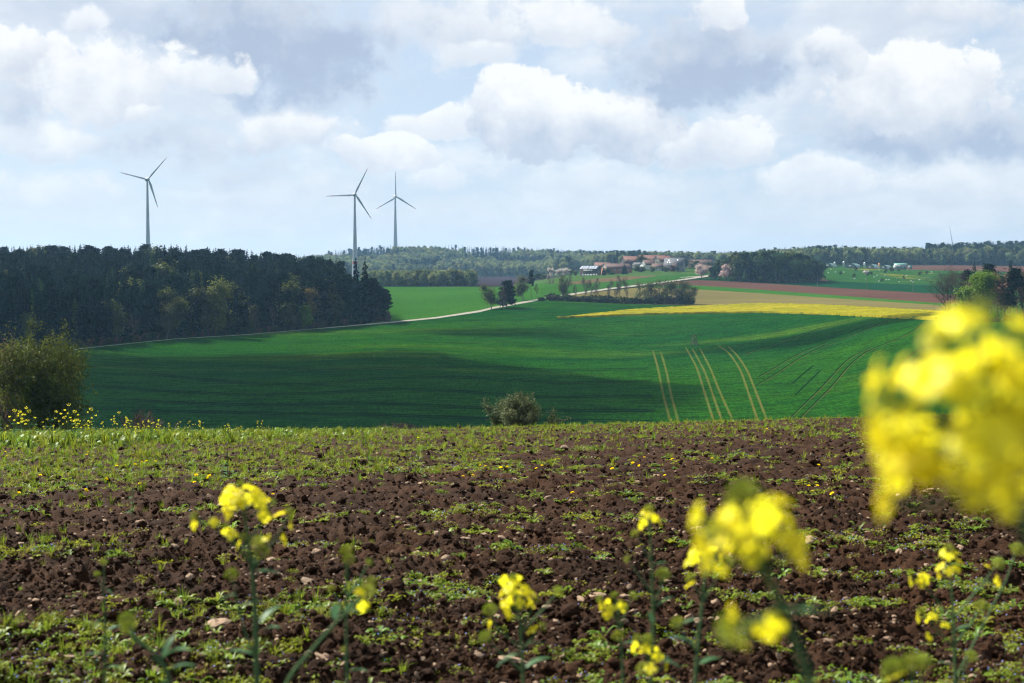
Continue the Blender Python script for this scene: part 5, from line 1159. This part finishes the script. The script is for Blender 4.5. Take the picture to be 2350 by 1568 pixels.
def weeds():
    G1 = mat_leaf('weed_green', (.205, .24, .022), (.135, .175, .018), .5, .28, .03, 3.0, .015); G2 = mat_leaf('grass_green', (.185, .24, .022), (.125, .18, .016), .5, .25, .025, 3.0, .015); G3 = mat_leaf('yellowing_weed', (.26, .25, .05), (.17, .18, .035), .45, .25, .02, 3.0, .01)
    GB = mat_leaf('broadleaf_weed', (.15, .21, .026), (.105, .165, .02), .45, .25, .03, 2.0, .03); BLUE = mat_leaf('speedwell_blue', (.30, .38, .80), (.22, .30, .72), .3, .1, .0, 3.0, 0)
    def mat_weed(seed, n, spread, size, mt, tall=.03, blue=0):
        rng = np.random.RandomState(seed); mb = MB(); a = rng.rand(n) * 6.28; rr = spread * np.sqrt(rng.rand(n)); c = np.stack([np.cos(a) * rr, np.sin(a) * rr, rng.rand(n) * tall * (1.2 - rr / spread)], -1)
        leaf_quads(mb, c, size, rng, 1.0, 1.35)
        for q in c[::4]: mb.add([q * [.8, .8, 0] + [0, 0, -.01], q * [.8, .8, 0] + [.003, 0, -.01], q], [(0, 1, 2)])
        ms = [mt]
        if blue:
            ms = [mt, BLUE]; k = rng.randint(0, n, blue); leaf_quads(mb, c[k] + np.array([0, 0, .014]), .0085, rng, 2.5, 1.0, 1)
        return mb.mesh('weed', ms)
    def tuft(seed, n, L, mt, lean=.6):
        rng = np.random.RandomState(seed); mb = MB()
        for k in range(n):
            a = rng.rand() * 6.28; d = np.array([math.cos(a), math.sin(a), 0]); sd = np.array([-d[1], d[0], 0]); l = L * rng.uniform(.5, 1.2); ln = lean * rng.uniform(.3, 1.3); w = .0028 * L / .1 * rng.uniform(.7, 1.3); b = d * rng.rand() * .02
            v = [b - sd * w, b + sd * w, b + d * l * ln * .35 + sd * w * .8 + np.array([0, 0, l * .6]), b + d * l * ln * .35 - sd * w * .8 + np.array([0, 0, l * .6]), b + d * l * ln + np.array([0, 0, l * (1 - .45 * ln)])]
            mb.add(v, [(0, 1, 2), (0, 2, 3), (3, 2, 4)])
        return mb.mesh('tuft', mt)
    def rosette(seed, n, L, mt, w=.32, up=.35):
        rng = np.random.RandomState(seed); mb = MB()
        for k in range(n):
            a = 2.4 * k + rng.normal() * .3; d = np.array([math.cos(a), math.sin(a), 0]); sd = np.array([-d[1], d[0], 0]); l = L * rng.uniform(.6, 1.15); ww = l * w * .5; z = up * l * rng.uniform(.5, 1.4)
            rows = []
            for t, wt, zt in ((0, .15, 0), (.3, .7, .6), (.6, 1.0, 1.0), (.85, .75, .95), (1.0, .08, .75)): rows.append([d * l * t - sd * ww * wt + np.array([0, 0, z * zt + .006 * wt]), d * l * t + np.array([0, 0, z * zt]), d * l * t + sd * ww * wt + np.array([0, 0, z * zt + .006 * wt])])
            mb.add(np.array(rows).reshape(-1, 3), grid_faces(5, 3))
        return mb.mesh('rosette', mt)
    kinds = [mat_weed(300, 70, .085, .017, G1, .035, 0), mat_weed(301, 60, .075, .014, G1, .04, 6), mat_weed(302, 55, .08, .013, G3, .045, 4), mat_weed(303, 45, .06, .020, GB, .03, 3),
             tuft(310, 22, .10, G2), tuft(311, 16, .14, G2), tuft(312, 26, .08, G3), rosette(320, 8, .075, GB, .42), rosette(321, 7, .06, G1, .5), rosette(322, 9, .10, GB, .28, .5)]
    X, Y, r = sample_view(150000, 61, 4.4, 60, 1.0, .48); c = weed_cover(X, Y); keep = r.rand(len(X)) < np.clip((c + .04) * 1.6, .03, 1) * np.interp(Y, [4, 9, 16, 60], [.38, .42, .8, 1.0]); X, Y, c = X[keep], Y[keep], c[keep]
    grassy = np.clip((Y - 12) / 14, 0, 1) * .6 + np.clip(-X / Y, 0, .3) * .8; u = r.rand(len(X)); n = len(X)
    idx = np.where(u < grassy, r.choice([4, 5, 6], n, p=[.5, .2, .3]), r.choice([0, 1, 2, 3, 7, 8, 9], n, p=[.27, .2, .2, .12, .07, .09, .05]))
    s = r.uniform(.35, 1.05, n) * np.interp(Y, [4, 12, 60], [.65, .95, 1.7])
    scatter('weeds', pts(X, Y, -.004), s, np.stack([r.normal(size=n) * .12, r.normal(size=n) * .12, r.rand(n) * 6.3], -1), idx, kinds, 'low green weeds, grass and tiny blue speedwell spreading over the soil')
    # tall grass and leafy growth along the far left edge of the field
    rng = np.random.RandomState(62); n = 5200; Y = rng.uniform(26, 50, n); X = -Y * rng.uniform(.075, .47, n); keep = rng.rand(n) < np.clip((-X / Y - .07) * 4.5, .05, 1) * np.interp(Y, [26, 31, 36], [.12, .5, 1]); X, Y = X[keep], Y[keep]; n = len(X)
    tk = [tuft(330, 20, .30, G2, .45), tuft(331, 16, .24, G2, .5), rosette(332, 8, .20, GB, .35, .9), mat_weed(333, 60, .16, .05, GB, .22)]
    scatter('tall_grass', pts(X, Y, -.02), rng.uniform(.6, 1.4, n) * np.interp(-X / Y, [.07, .25, .4], [.6, 1, 1.3]), np.stack([X * 0, X * 0, rng.rand(n) * 6.3], -1), rng.choice(4, n, p=[.4, .25, .2, .15]), tk, 'tall fresh grass and leafy growth along the far field edge')
    # dandelions, one by one
    YEL = mat_leaf('dandelion_yellow', (.90, .72, .012), (.84, .62, .01), .25, .06, .004, 20, 0); ST = mat_leaf('dandelion_stem', (.16, .20, .06), None, .2, .1, .01)
    hd = MB(); rng = np.random.RandomState(70)
    for ring, nn, rr, zz in ((0, 18, .019, .004), (1, 14, .013, .009), (2, 9, .007, .012)):
        for k in range(nn): a = 6.283 * k / nn + ring * .3; d = np.array([math.cos(a), math.sin(a), 0]); sd = np.array([-d[1], d[0], 0]); hd.add([d * .001 - sd * .0015, d * .001 + sd * .0015, d * rr + sd * .0022 + [0, 0, zz], d * rr - sd * .0022 + [0, 0, zz]], [(0, 1, 2, 3)])
    hm = hd.mesh('flower_head', YEL); stm = MB(); stm.tube([(0, 0, -.005), (.006, .002, .05), (0, 0, .09)], [.0025, .002, .002], 5); sm = stm.mesh('stem', ST); lm = rosette(340, 7, .09, GB, .25, .25)
    spots = [(12, 1052), (15, 1057), (198, 1052), (202, 1049), (293, 1022), (310, 1080), (325, 1077), (336, 1080), (347, 1081), (356, 1083), (372, 1081), (267, 1093), (187, 1092), (92, 1114), (244, 1119), (197, 1143), (320, 1128), (445, 1117), (450, 1115), (480, 1111), (476, 1120), (480, 1092), (626, 1148), (513, 1025), (535, 988), (667, 998), (657, 993), (750, 1006), (633, 984), (745, 985),
             (1063, 1113), (1085, 1104), (1114, 1089), (1149, 1089), (1102, 1081), (1165, 1099), (1142, 1106), (1231, 1090), (1244, 1098), (1405, 1104), (1452, 1080), (1466, 1081), (1473, 1080), (1543, 1073), (1479, 1064), (1634, 1072), (1526, 1103), (1314, 1147), (1864, 1139), (1876, 1135), (1856, 1146), (1910, 1154), (1879, 1081), (820, 1000), (905, 990), (1010, 985), (1120, 988), (1275, 985), (1395, 990), (1600, 985), (1760, 992), (43, 1145), (960, 1020), (1700, 1030)]
    for k, (px, py) in enumerate(spots):
        x, y = soil_hit(px, py); o = empty('dandelion', (x, y + .01, float(soil_h(np.array(x), np.array(y))) - .03), R.random() * 6.28, R.uniform(.9, 1.15)); obj('flower_head', hm, o, (0, 0, .088), (R.gauss(0, .2) + .25, R.gauss(0, .25), 0)); obj('stem', sm, o)
        if k % 3 == 0 or len(spots) > 0: obj('leaf_rosette', lm, o)
        tag(o, 'yellow dandelion in bloom among the weeds of the tilled field', 'dandelion', 'dandelions on the tilled field')
weeds()
# ---------------------------------------------------------------- rapeseed plants
PETAL = mat_leaf('rape_petal', (.95, .89, .03), (.93, .84, .022), .58, .06, .006, 40, .03)
BUDM = mat_leaf('rape_bud', (.42, .46, .05), (.28, .35, .04), .35, .12, .01, 60, .03)
STEMM = mat_leaf('rape_stem', (.085, .155, .06), (.06, .12, .05), .15, .08, .01, 8, .02)
RLEAF = mat_leaf('rape_leaf', (.075, .16, .075), (.05, .12, .055), .35, .10, .01, 10, .025)
def petal_flower():
    mb = MB()
    for k in range(4):
        a = k * math.pi / 2; d = np.array([math.cos(a), math.sin(a), 0]); sd = np.array([-d[1], d[0], 0]); rows = []
        for t, w, z in ((.05, .10, 0), (.35, .28, .0012), (.65, .52, .0022), (.88, .50, .0016), (1.0, .28, .0004)):
            rows.append([d * .0112 * t - sd * .0098 * w + [0, 0, z * 1.1 + .0016], d * .0112 * t + [0, 0, z + .0012], d * .0112 * t + sd * .0098 * w + [0, 0, z * 1.1 + .0016]])
        mb.add(np.array(rows).reshape(-1, 3), grid_faces(5, 3))
    for k in range(6):
        a = k * 1.05; mb.tube([(0, 0, 0), (math.cos(a) * .0016, math.sin(a) * .0016, .006)], [.0004, .0007], 4, 0)
    return mb.mesh('flower', PETAL, True)
FLOWER = petal_flower()
def bud_mesh(seed, n, rad_, name='bud_cluster', flat=.8):
    rng = np.random.RandomState(seed); mb = MB(); a = np.linspace(0, 6.283, 6, endpoint=False)
    for k in range(n):
        ph = 2.4 * k; f = math.sqrt((k + .5) / n); c = np.array([math.cos(ph) * f * rad_, math.sin(ph) * f * rad_, rad_ * flat * (1 - f * f) * 1.3]); ax = unit(np.array([c[0], c[1], rad_ * .9])); 
        L = .0048 * rng.uniform(.8, 1.2); r = .0019
        mb.tube([c - ax * rad_ * .9 * f, c], [.0005, .0006], 3); mb.tube([c, c + ax * L * .3, c + ax * L * .75, c + ax * L * 1.3], [.0006, r, r * .9, .0003], 5)
    return mb.mesh(name, BUDM, True)
BUDS = [bud_mesh(400, 26, .011), bud_mesh(401, 16, .008), bud_mesh(402, 44, .017)]
def leaf_mesh(L, w, bend, mat, fold=.3, n=7):
    mb = MB(); t = np.linspace(0, 1, n); ww = w * np.sin(np.pi * np.clip(t * .92 + .08, 0, 1)) ** .7 * (1 - .25 * t); ang = -bend * t; x = np.cumsum(np.cos(ang)) * L / n; z = np.cumsum(np.sin(ang)) * L / n
    rows = np.stack([np.stack([x, -ww / 2, z + fold * ww / 2], -1), np.stack([x, 0 * x, z], -1), np.stack([x, ww / 2, z + fold * ww / 2], -1)], 1); mb.add(rows.reshape(-1, 3), grid_faces(n, 3)); return mb.mesh('leaf', mat, True)
LEAVES = [leaf_mesh(.07, .022, .7, RLEAF), leaf_mesh(.11, .03, 1.0, RLEAF), leaf_mesh(.045, .014, .4, RLEAF)]
def aim(v):  # rotation taking +Z onto v
    return Vector(v).to_track_quat('Z', 'Y').to_euler()
def aimx(v): return Vector(v).to_track_quat('X', 'Z').to_euler()
def raceme(root, top, axis, nfl, width, height, rng, buds=0, fsize=1.0, stalks=True, arc=None):
    """open flowers on stalks around the tip of a stem, buds above"""
    axis = unit(np.array(axis, float)); e1 = unit(np.cross(axis, [.3, 1, .2])); e2 = np.cross(axis, e1); mb = MB()
    for k in range(nfl):
        f = (k + .5) / max(nfl, 1); a = 2.4 * k + rng.normal() * .35
        rr = width / 2 * (.45 + .55 * f ** .6) * rng.uniform(.8, 1.1); zz = -height * f + height * .10 * rng.normal()
        rad_ = math.cos(a) * e1 + math.sin(a) * e2; p = top + rad_ * rr + axis * zz
        q = top + axis * (zz - rr * .55); mb.tube([q, (p + q) / 2 + axis * .002, p], [.0007, .0006, .0006], 4)
        nrm = unit(rad_ * (.55 + .4 * f) + axis * (.75 - .4 * f) + rng.normal(size=3) * .22)
        obj('flower', FLOWER, root, p, aim(nrm), fsize * rng.uniform(.82, 1.12))
    if nfl and stalks: mb.build('flower_stalks', STEMM, root)
    obj('bud_cluster', BUDS[buds], root, top + axis * .004, aim(axis + rng.normal(size=3) * .1), rng.uniform(.62, .85))
def plant(spec, label):
    """spec: depth, stem points (surveyed, top first), side shoots [(points, flowers, width, height, buds)], leaves"""
    d = spec['d']; rng = np.random.RandomState(int(spec['seed'])); st = np.array([at(x, y, d) for x, y in spec['stem']]); low = st[-1]
    gx, gy = low[0] + spec.get('lean', 0), low[1] + .02; base = np.array([gx, gy, float(zf(np.array(gx), np.array(gy))) - .02])
    root = empty('rapeseed_plant', base); pts_ = np.concatenate([st, base[None]]) - base
    fine = []
    for a, b in zip(pts_[:-1], pts_[1:]): fine += [a + (b - a) * t for t in np.linspace(0, 1, 6)[:-1]]
    fine = np.array(fine + [pts_[-1]]); 
    for _ in range(4): fine[1:-1] = (fine[:-2] + 2 * fine[1:-1] + fine[2:]) / 4
    th = spec.get('thick', .010); mb = MB(); mb.tube(fine, np.linspace(.0016, th / 2, len(fine)) ** 1.0, 8); mb.build('stem', STEMM, root, True)
    f = spec.get('top')
    if f: raceme(root, pts_[0], pts_[0] - pts_[1], f[0], f[1], f[2], rng, f[3], spec.get('fs', 1.0))
    for sh in spec.get('shoots', ()):
        q = np.array([at(x, y, d + dd) for x, y, dd in sh[0]]) - base; fine = np.concatenate([[q[0] + (q[1] - q[0]) * t for t in (0, .33, .66)], q[1:]]) if len(q) == 2 else q
        mb = MB(); r = np.linspace(.0011, sh[5] if len(sh) > 5 else .0022, len(fine)); mb.tube(fine, r, 6); mb.build('shoot', STEMM, root, True)
        if sh[1] is not None: raceme(root, q[0], q[0] - q[1], sh[1], sh[2], sh[3], rng, sh[4], spec.get('fs', 1.0))
    for x, y, ang, k, sc in spec.get('leaves', ()):
        p = at(x, y, d) - base; a = rad(ang); v = np.array([math.cos(a), rng.uniform(-.5, .5), math.sin(a)]); obj('leaf', LEAVES[k], root, p, aimx(v), sc)
    return tag(root, label, 'plant', 'rapeseed plants close to the viewpoint')
def near_plants():
    plant(dict(d=2.5, seed=1, thick=.0125, stem=[(553, 1120), (562, 1190), (572, 1260), (578, 1300), (586, 1400), (588, 1500), (592, 1620)], top=(26, .078, .042, 0),
          shoots=[([(455, 1190, -.03), (495, 1215, -.02), (540, 1250, 0), (572, 1290, 0)], 2, .045, .03, 1), ([(660, 1185, .02), (640, 1225, .01), (600, 1280, 0), (578, 1305, 0)], 4, .042, .05, 0), ([(622, 1160, 0), (600, 1200, 0), (572, 1240, 0)], 3, .04, .035, 1),
                  ([(590, 1255, .03), (585, 1285, .01), (578, 1310, 0)], 0, .03, .02, 2), ([(600, 1275, -.02), (590, 1300, 0), (580, 1318, 0)], 0, .03, .02, 2), ([(533, 1330, .02), (545, 1385, .02), (562, 1450, .01), (585, 1510, 0)], 0, .03, .02, 2),
                  ([(522, 1215, .01), (548, 1260, .01), (566, 1285, 0)], 2, .02, .02, 1), ([(560, 1240, -.03), (566, 1275, -.01), (574, 1300, 0)], 1, .02, .02, 1)],
          leaves=[(582, 1312, 5, 2, 1.1), (545, 1365, 190, 2, 1.0), (555, 1395, 30, 2, .8), (592, 1440, 60, 0, .9), (588, 1505, 160, 2, 1.2), (575, 1262, 165, 2, .9), (590, 1455, 40, 0, .8)]), 'tallest sharp rapeseed plant with a round yellow flower head before the bare soil')
    plant(dict(d=2.6, seed=2, thick=.007, stem=[(795, 1275), (795, 1330), (794, 1420), (796, 1520), (797, 1640)], top=(0, .03, .02, 2),
          shoots=[([(842, 1298, .02), (826, 1330, .01), (798, 1370, 0)], 0, .02, .02, 1), ([(848, 1345, 0), (832, 1372, 0), (800, 1400, 0)], 0, .03, .02, 2), ([(765, 1360, 0), (780, 1385, 0), (794, 1420, 0)], 0, .02, .02, 1), ([(790, 1500, .01), (794, 1530, 0), (796, 1560, 0)], 0, .02, .02, 1), ([(800, 1290, -.02), (798, 1310, 0), (795, 1340, 0)], 0, .02, .02, 2)],
          leaves=[(795, 1540, 15, 2, 1.0), (795, 1420, 80, 0, .7)]), 'slim rapeseed plant in green bud to the right of the tallest one')
    plant(dict(d=2.3, seed=3, thick=.009, lean=-.16, stem=[(838, 1365), (812, 1390), (770, 1430), (705, 1505), (640, 1580)], top=(2, .03, .02, 2), leaves=[(768, 1430, 85, 0, .75), (790, 1410, 20, 2, .9)]), 'leaning rapeseed stalk in bud slanting across the bare soil')
    plant(dict(d=2.9, seed=4, thick=.0055, stem=[(238, 1300), (240, 1380), (241, 1450), (239, 1560), (240, 1640)], top=(0, .02, .02, 1), shoots=[([(225, 1325, 0), (233, 1345, 0), (240, 1370, 0)], 0, .02, .02, 1)],
          leaves=[(240, 1452, 30, 2, .9), (240, 1420, 200, 2, .8), (240, 1500, 170, 2, .9), (240, 1535, 20, 0, .6), (240, 1350, -20, 2, .6)]), 'thin young rapeseed plant in green bud at far left of the bare soil')
    plant(dict(d=2.2, seed=5, thick=.009, lean=.05, stem=[(296, 1435), (312, 1465), (345, 1492), (385, 1535), (400, 1620)], top=(0, .03, .02, 2), shoots=[([(300, 1450, .02), (312, 1470, .01), (330, 1485, 0)], 0, .02, .02, 2)], leaves=[(368, 1515, 45, 0, 1.0), (372, 1520, 80, 0, .7), (385, 1540, 30, 0, .7), (385, 1545, 120, 2, 1.0), (398, 1560, 200, 0, .8)]), 'low bent rapeseed plant in green bud with broad bluish leaves')
    plant(dict(d=2.6, seed=6, thick=.009, stem=[(1178, 1335), (1190, 1390), (1195, 1450), (1200, 1530), (1203, 1640)], top=(20, .062, .05, 0),
          shoots=[([(1228, 1385, 0), (1215, 1410, 0), (1196, 1440, 0)], 1, .02, .02, 1), ([(1275, 1365, .03), (1250, 1395, .02), (1198, 1450, 0)], 0, .03, .02, 2), ([(1128, 1410, 0), (1140, 1440, 0), (1196, 1490, 0)], 1, .025, .03, 2), ([(1238, 1445, 0), (1222, 1465, 0), (1200, 1490, 0)], 1, .02, .02, 1), ([(1120, 1470, .02), (1150, 1500, .01), (1198, 1540, 0)], 0, .02, .02, 2)],
          leaves=[(1198, 1500, 185, 0, .8), (1200, 1540, 40, 0, .9), (1200, 1480, 20, 2, 1.0)]), 'rapeseed plant with a drooping yellow flower head in the middle of the bare soil')
    plant(dict(d=2.7, seed=7, thick=.007, stem=[(1412, 1375), (1422, 1430), (1428, 1500), (1432, 1640)], top=(4, .052, .03, 1), shoots=[([(1382, 1380, 0), (1400, 1400, 0), (1422, 1440, 0)], 2, .025, .02, 1), ([(1450, 1375, 0), (1438, 1400, 0), (1424, 1440, 0)], 0, .02, .02, 1), ([(1420, 1470, 0), (1424, 1490, 0), (1428, 1520, 0)], 0, .02, .02, 2)], leaves=[(1425, 1480, 20, 0, .6)]), 'short rapeseed plant with a few open flowers left of the tall slim one')
    plant(dict(d=2.55, seed=8, thick=.009, stem=[(1490, 1178), (1493, 1240), (1497, 1330), (1500, 1420), (1497, 1510), (1492, 1620)], top=(6, .036, .025, 0),
          shoots=[([(1462, 1232, 0), (1475, 1255, 0), (1493, 1290, 0)], 0, .02, .02, 1), ([(1445, 1290, .02), (1465, 1320, .01), (1495, 1360, 0)], 0, .02, .02, 1), ([(1520, 1330, 0), (1512, 1360, 0), (1498, 1400, 0)], 0, .02, .02, 2), ([(1490, 1480, 0), (1495, 1505, 0), (1496, 1530, 0)], 5, .05, .05, 2), ([(1465, 1470, .01), (1478, 1495, .01), (1495, 1530, 0)], 2, .03, .02, 1), ([(1480, 1545, .01), (1485, 1560, 0), (1492, 1590, 0)], 0, .02, .02, 2)],
          leaves=[(1500, 1405, 60, 0, .7), (1498, 1440, 100, 2, .9), (1500, 1500, -10, 0, .7), (1495, 1300, 30, 2, .7), (1497, 1520, 10, 0, .8)]), 'tall slim rapeseed plant with a small yellow tip among the nearer plants')
    plant(dict(d=2.4, seed=9, thick=.009, lean=-.03, stem=[(1612, 1262), (1618, 1330), (1608, 1420), (1600, 1500), (1592, 1620)], top=(6, .06, .03, 1), shoots=[([(1665, 1300, 0), (1645, 1330, 0), (1615, 1380, 0)], 1, .02, .02, 2), ([(1588, 1335, 0), (1600, 1355, 0), (1614, 1385, 0)], 1, .015, .01, 1), ([(1650, 1262, .02), (1635, 1290, .01), (1617, 1330, 0)], 2, .03, .02, 1), ([(1560, 1440, 0), (1575, 1465, 0), (1602, 1500, 0)], 0, .02, .02, 2)], leaves=[(1602, 1490, 140, 0, .8), (1605, 1420, 190, 2, 1.0), (1600, 1530, 30, 0, .8)]), 'rapeseed plant standing just below the larger blurred yellow head')
    plant(dict(d=2.75, seed=10, thick=.008, stem=[(2178, 1268), (2182, 1330), (2188, 1400), (2190, 1480), (2196, 1640)], top=(9, .045, .045, 0), shoots=[([(2095, 1320, 0), (2125, 1350, 0), (2186, 1420, 0)], 3, .036, .025, 1), ([(2285, 1300, .03), (2255, 1340, .02), (2188, 1420, 0)], 2, .04, .03, 2), ([(2120, 1410, 0), (2145, 1440, 0), (2190, 1490, 0)], 5, .05, .045, 1), ([(2248, 1400, 0), (2230, 1430, 0), (2190, 1480, 0)], 0, .02, .02, 2), ([(2330, 1270, .05), (2310, 1330, .04), (2192, 1560, 0)], 0, .03, .02, 2), ([(2225, 1515, 0), (2212, 1540, 0), (2195, 1570, 0)], 0, .02, .02, 2)], leaves=[(2188, 1450, 30, 2, 1.0), (2190, 1530, 150, 2, 1.0)]), 'rapeseed plant with several small yellow flower clusters under the huge blurred head')
    plant(dict(d=1.0, seed=11, thick=.010, lean=.03, fs=1.0, stem=[(1715, 1165), (1735, 1240), (1765, 1330), (1810, 1430), (1860, 1560), (1890, 1700)], top=(18, .068, .036, 2), shoots=[([(1700, 1440, -.05), (1745, 1420, -.03), (1790, 1400, 0)], 3, .03, .02, 2), ([(1650, 1215, -.04), (1690, 1225, -.02), (1735, 1250, 0)], 5, .05, .02, 1)], leaves=[(1725, 1440, 30, 0, .9), (1745, 1330, 100, 2, 1.0)]), 'blurred rapeseed plant with a yellow head close to the camera, in front of slimmer ones')
    plant(dict(d=.66, seed=12, thick=.010, lean=.02, fs=1.05, stem=[(2165, 815), (2225, 970), (2310, 1130), (2420, 1350), (2480, 1700)], top=(34, .098, .062, 1), shoots=[([(2330, 800, .02), (2320, 900, .01), (2280, 1010, 0)], 11, .055, .055, 1), ([(2060, 925, -.02), (2140, 955, -.01), (2225, 1000, 0)], 12, .065, .055, 1), ([(2250, 745, .02), (2255, 830, .01), (2270, 950, 0)], 9, .06, .04, 1)]), 'huge blurred yellow flower head very close to the camera')
    plant(dict(d=1.6, seed=13, thick=.008, stem=[(2090, 1540), (2100, 1600), (2105, 1700)], top=(1, .04, .02, 2), shoots=[([(2060, 1552, 0), (2075, 1580, 0), (2100, 1620, 0)], 0, .02, .02, 2), ([(2115, 1535, 0), (2112, 1570, 0), (2103, 1620, 0)], 0, .02, .02, 2)]), 'blurred green rapeseed bud head at the bottom edge of the picture')
near_plants()

def edge_plants():
    """flowering rapeseed along the far left edge of the tilled field"""
    rng = np.random.RandomState(77); protos = []
    for k in range(5):
        st, lf, fl = MB(), MB(), MB(); h = .95; top = np.array([rng.normal() * .05, rng.normal() * .05, h]); st.tube([(0, 0, -.05), (rng.normal() * .02, rng.normal() * .02, h * .5), top], [.008, .006, .003], 5); heads = [(top, .045 + .012 * (k % 3))]
        for q in range(3 + k % 3):
            z = rng.uniform(.45, .8) * h; a = rng.rand() * 6.28; e = np.array([math.cos(a) * .13, math.sin(a) * .13, z + rng.uniform(.08, .22)]); st.tube([(0, 0, z * .9), (e + np.array([0, 0, z])) / 2 + [0, 0, .0], e], [.004, .003, .002], 4); heads.append((e, rng.uniform(.02, .04)))
        for c, r in heads:
            n = int(8 + r * 420); d = unit(rng.normal(size=(n, 3))); leaf_quads(fl, c + d * r * np.array([1, 1, .75]), .018, rng, .6, 1.1, 0, d); 
        for q in range(9):
            z = rng.uniform(.02, .65) * h; a = rng.rand() * 6.28; d = np.array([math.cos(a), math.sin(a), .3]); sd = np.array([-d[1], d[0], 0]); L = .20 * (1.15 - z); w = .035 * (1.2 - z); p = np.array([0, 0, z]); lf.add([p, p + d * L * .5 + sd * w, p + d * L - [0, 0, .04], p + d * L * .5 - sd * w], [(0, 1, 2, 3)])
        protos.append((st.mesh('stem', STEMM), lf.mesh('leaves', RLEAF), fl.mesh('flower_head', PETAL)))
    n = 0
    for k in range(900):
        px = rng.uniform(-20, 720); w = np.interp(px, [-20, 240, 420, 560, 720], [.6, .7, .45, .28, .05])
        if rng.rand() > w: continue
        Y = rng.uniform(29.5, 46); X = (px - CX) / FPX * Y; z = float(soil_h(np.array(X), np.array(Y))) - .03
        hs = np.interp(px, [-20, 210, 300, 520, 720], [.95, .92, .62, .52, .35]) * rng.uniform(.40, 1.12); o = empty('rapeseed_plant', (X, Y, z), rng.rand() * 6.28, hs); p = protos[rng.randint(5)]
        obj('stem', p[0], o); obj('leaves', p[1], o)
        if rng.rand() < .62: obj('flower_head', p[2], o)
        tag(o, 'slim yellow flowering rapeseed plant in the row along the far field edge', 'plant', 'rapeseed plants along the field edge'); n += 1
        if n >= 85: break
    # lone tall weeds on the soil
    for k, (px, py, h) in enumerate(((523, 1105, .55), (297, 1052, .4), (303, 1200, .35))):
        x, y = soil_hit(px, py); o = empty('weed_plant', (x, y, float(soil_h(np.array(x), np.array(y))) - .02), k, h); obj('stem', protos[k][0], o); obj('leaves', protos[k][1], o); tag(o, ['tall leafy weed without flowers behind the tallest rapeseed plant', 'leafy weed without flowers below the bushy olive tree', 'small upright weed on bare soil at the left'][k], 'plant')
edge_plants()
# ---------------------------------------------------------------- drifting cloud that shades the valley, and the haze
def shade_cloud(px, py, rx, ry, seed, dens, alt, label):
    """a real cumulus, placed up the sun's line from the land it shades"""
    import bmesh
    from mathutils import noise as mn
    g = G(px, py); t = (alt - g[2]) / SUN.z; c = Vector(g) + SUN * t
    bm = bmesh.new(); bmesh.ops.create_icosphere(bm, subdivisions=5, radius=1.0)
    for v in bm.verts:
        p = v.co.copy(); k = 1 + .30 * mn.noise(p * 1.7 + Vector((seed, 0, 0))) + .18 * mn.noise(p * 4.1 + Vector((0, seed, 0)))
        v.co = Vector((p.x * rx * k, p.y * ry * k, p.z * 34 * k * (.45 if p.z < 0 else 1)))
    me = bpy.data.meshes.new('cloud'); bm.to_mesh(me); bm.free()
    m, N, L = new_mat('cloud_vapour'); o = N.new('ShaderNodeOutputMaterial'); v = N.new('ShaderNodeVolumePrincipled'); v.inputs['Color'].default_value = (.95, .96, .98, 1); v.inputs['Density'].default_value = dens; L.new(v.outputs[0], o.inputs['Volume'])
    me.materials.append(m); ob = obj('cloud', me, None, c); tag(ob, label, kind='stuff'); return ob
shade_cloud(505, 885, 122, 124, 1.7, .08, 560, 'small cumulus drifting over the valley and shading the wheat')
shade_cloud(1870, 772, 60, 22, 5.2, .03, 560, 'cloud shred shading a streak of the wheat slope')
shade_cloud(1120, 762, 40, 16, 9.2, .03, 560, 'second cloud shred shading a streak of the wheat slope')
def haze():
    mb = MB(); mb.box((0, 0, 42), (12200, 12200, 244)); m, N, L = new_mat('valley_haze'); o = N.new('ShaderNodeOutputMaterial'); v = N.new('ShaderNodeVolumePrincipled')
    v.inputs['Color'].default_value = (.36, .64, 1.0, 1); v.inputs['Density'].default_value = .000066; v.inputs['Anisotropy'].default_value = .3; L.new(v.outputs[0], o.inputs['Volume'])
    tag(mb.build('haze', m), 'thin bluish haze filling the valley air', kind='stuff')
haze()
# ---------------------------------------------------------------- small sets that look alike: say which one, in the order they stand
def order_labels():
    words = 'first second third fourth fifth sixth seventh eighth ninth tenth eleventh twelfth thirteenth fourteenth fifteenth sixteenth seventeenth eighteenth nineteenth twentieth twenty-first twenty-second twenty-third twenty-fourth'.split()
    sets = {}
    for o in COL.objects:
        if o.parent is None and o.get('group') and o.get('category'): sets.setdefault((o['group'], o['label']), []).append(o)
    for (g, l), m in sets.items():
        px = lambda o: CX + FPX * o.location[0] / max(o.location[1], .1)
        seen = sorted((o for o in m if 0 <= px(o) <= 2350), key=px)
        if 2 <= len(seen) <= 24:
            for k, o in enumerate(seen): o['label'] = '%s, %s from left' % (l, words[k])
order_labels()
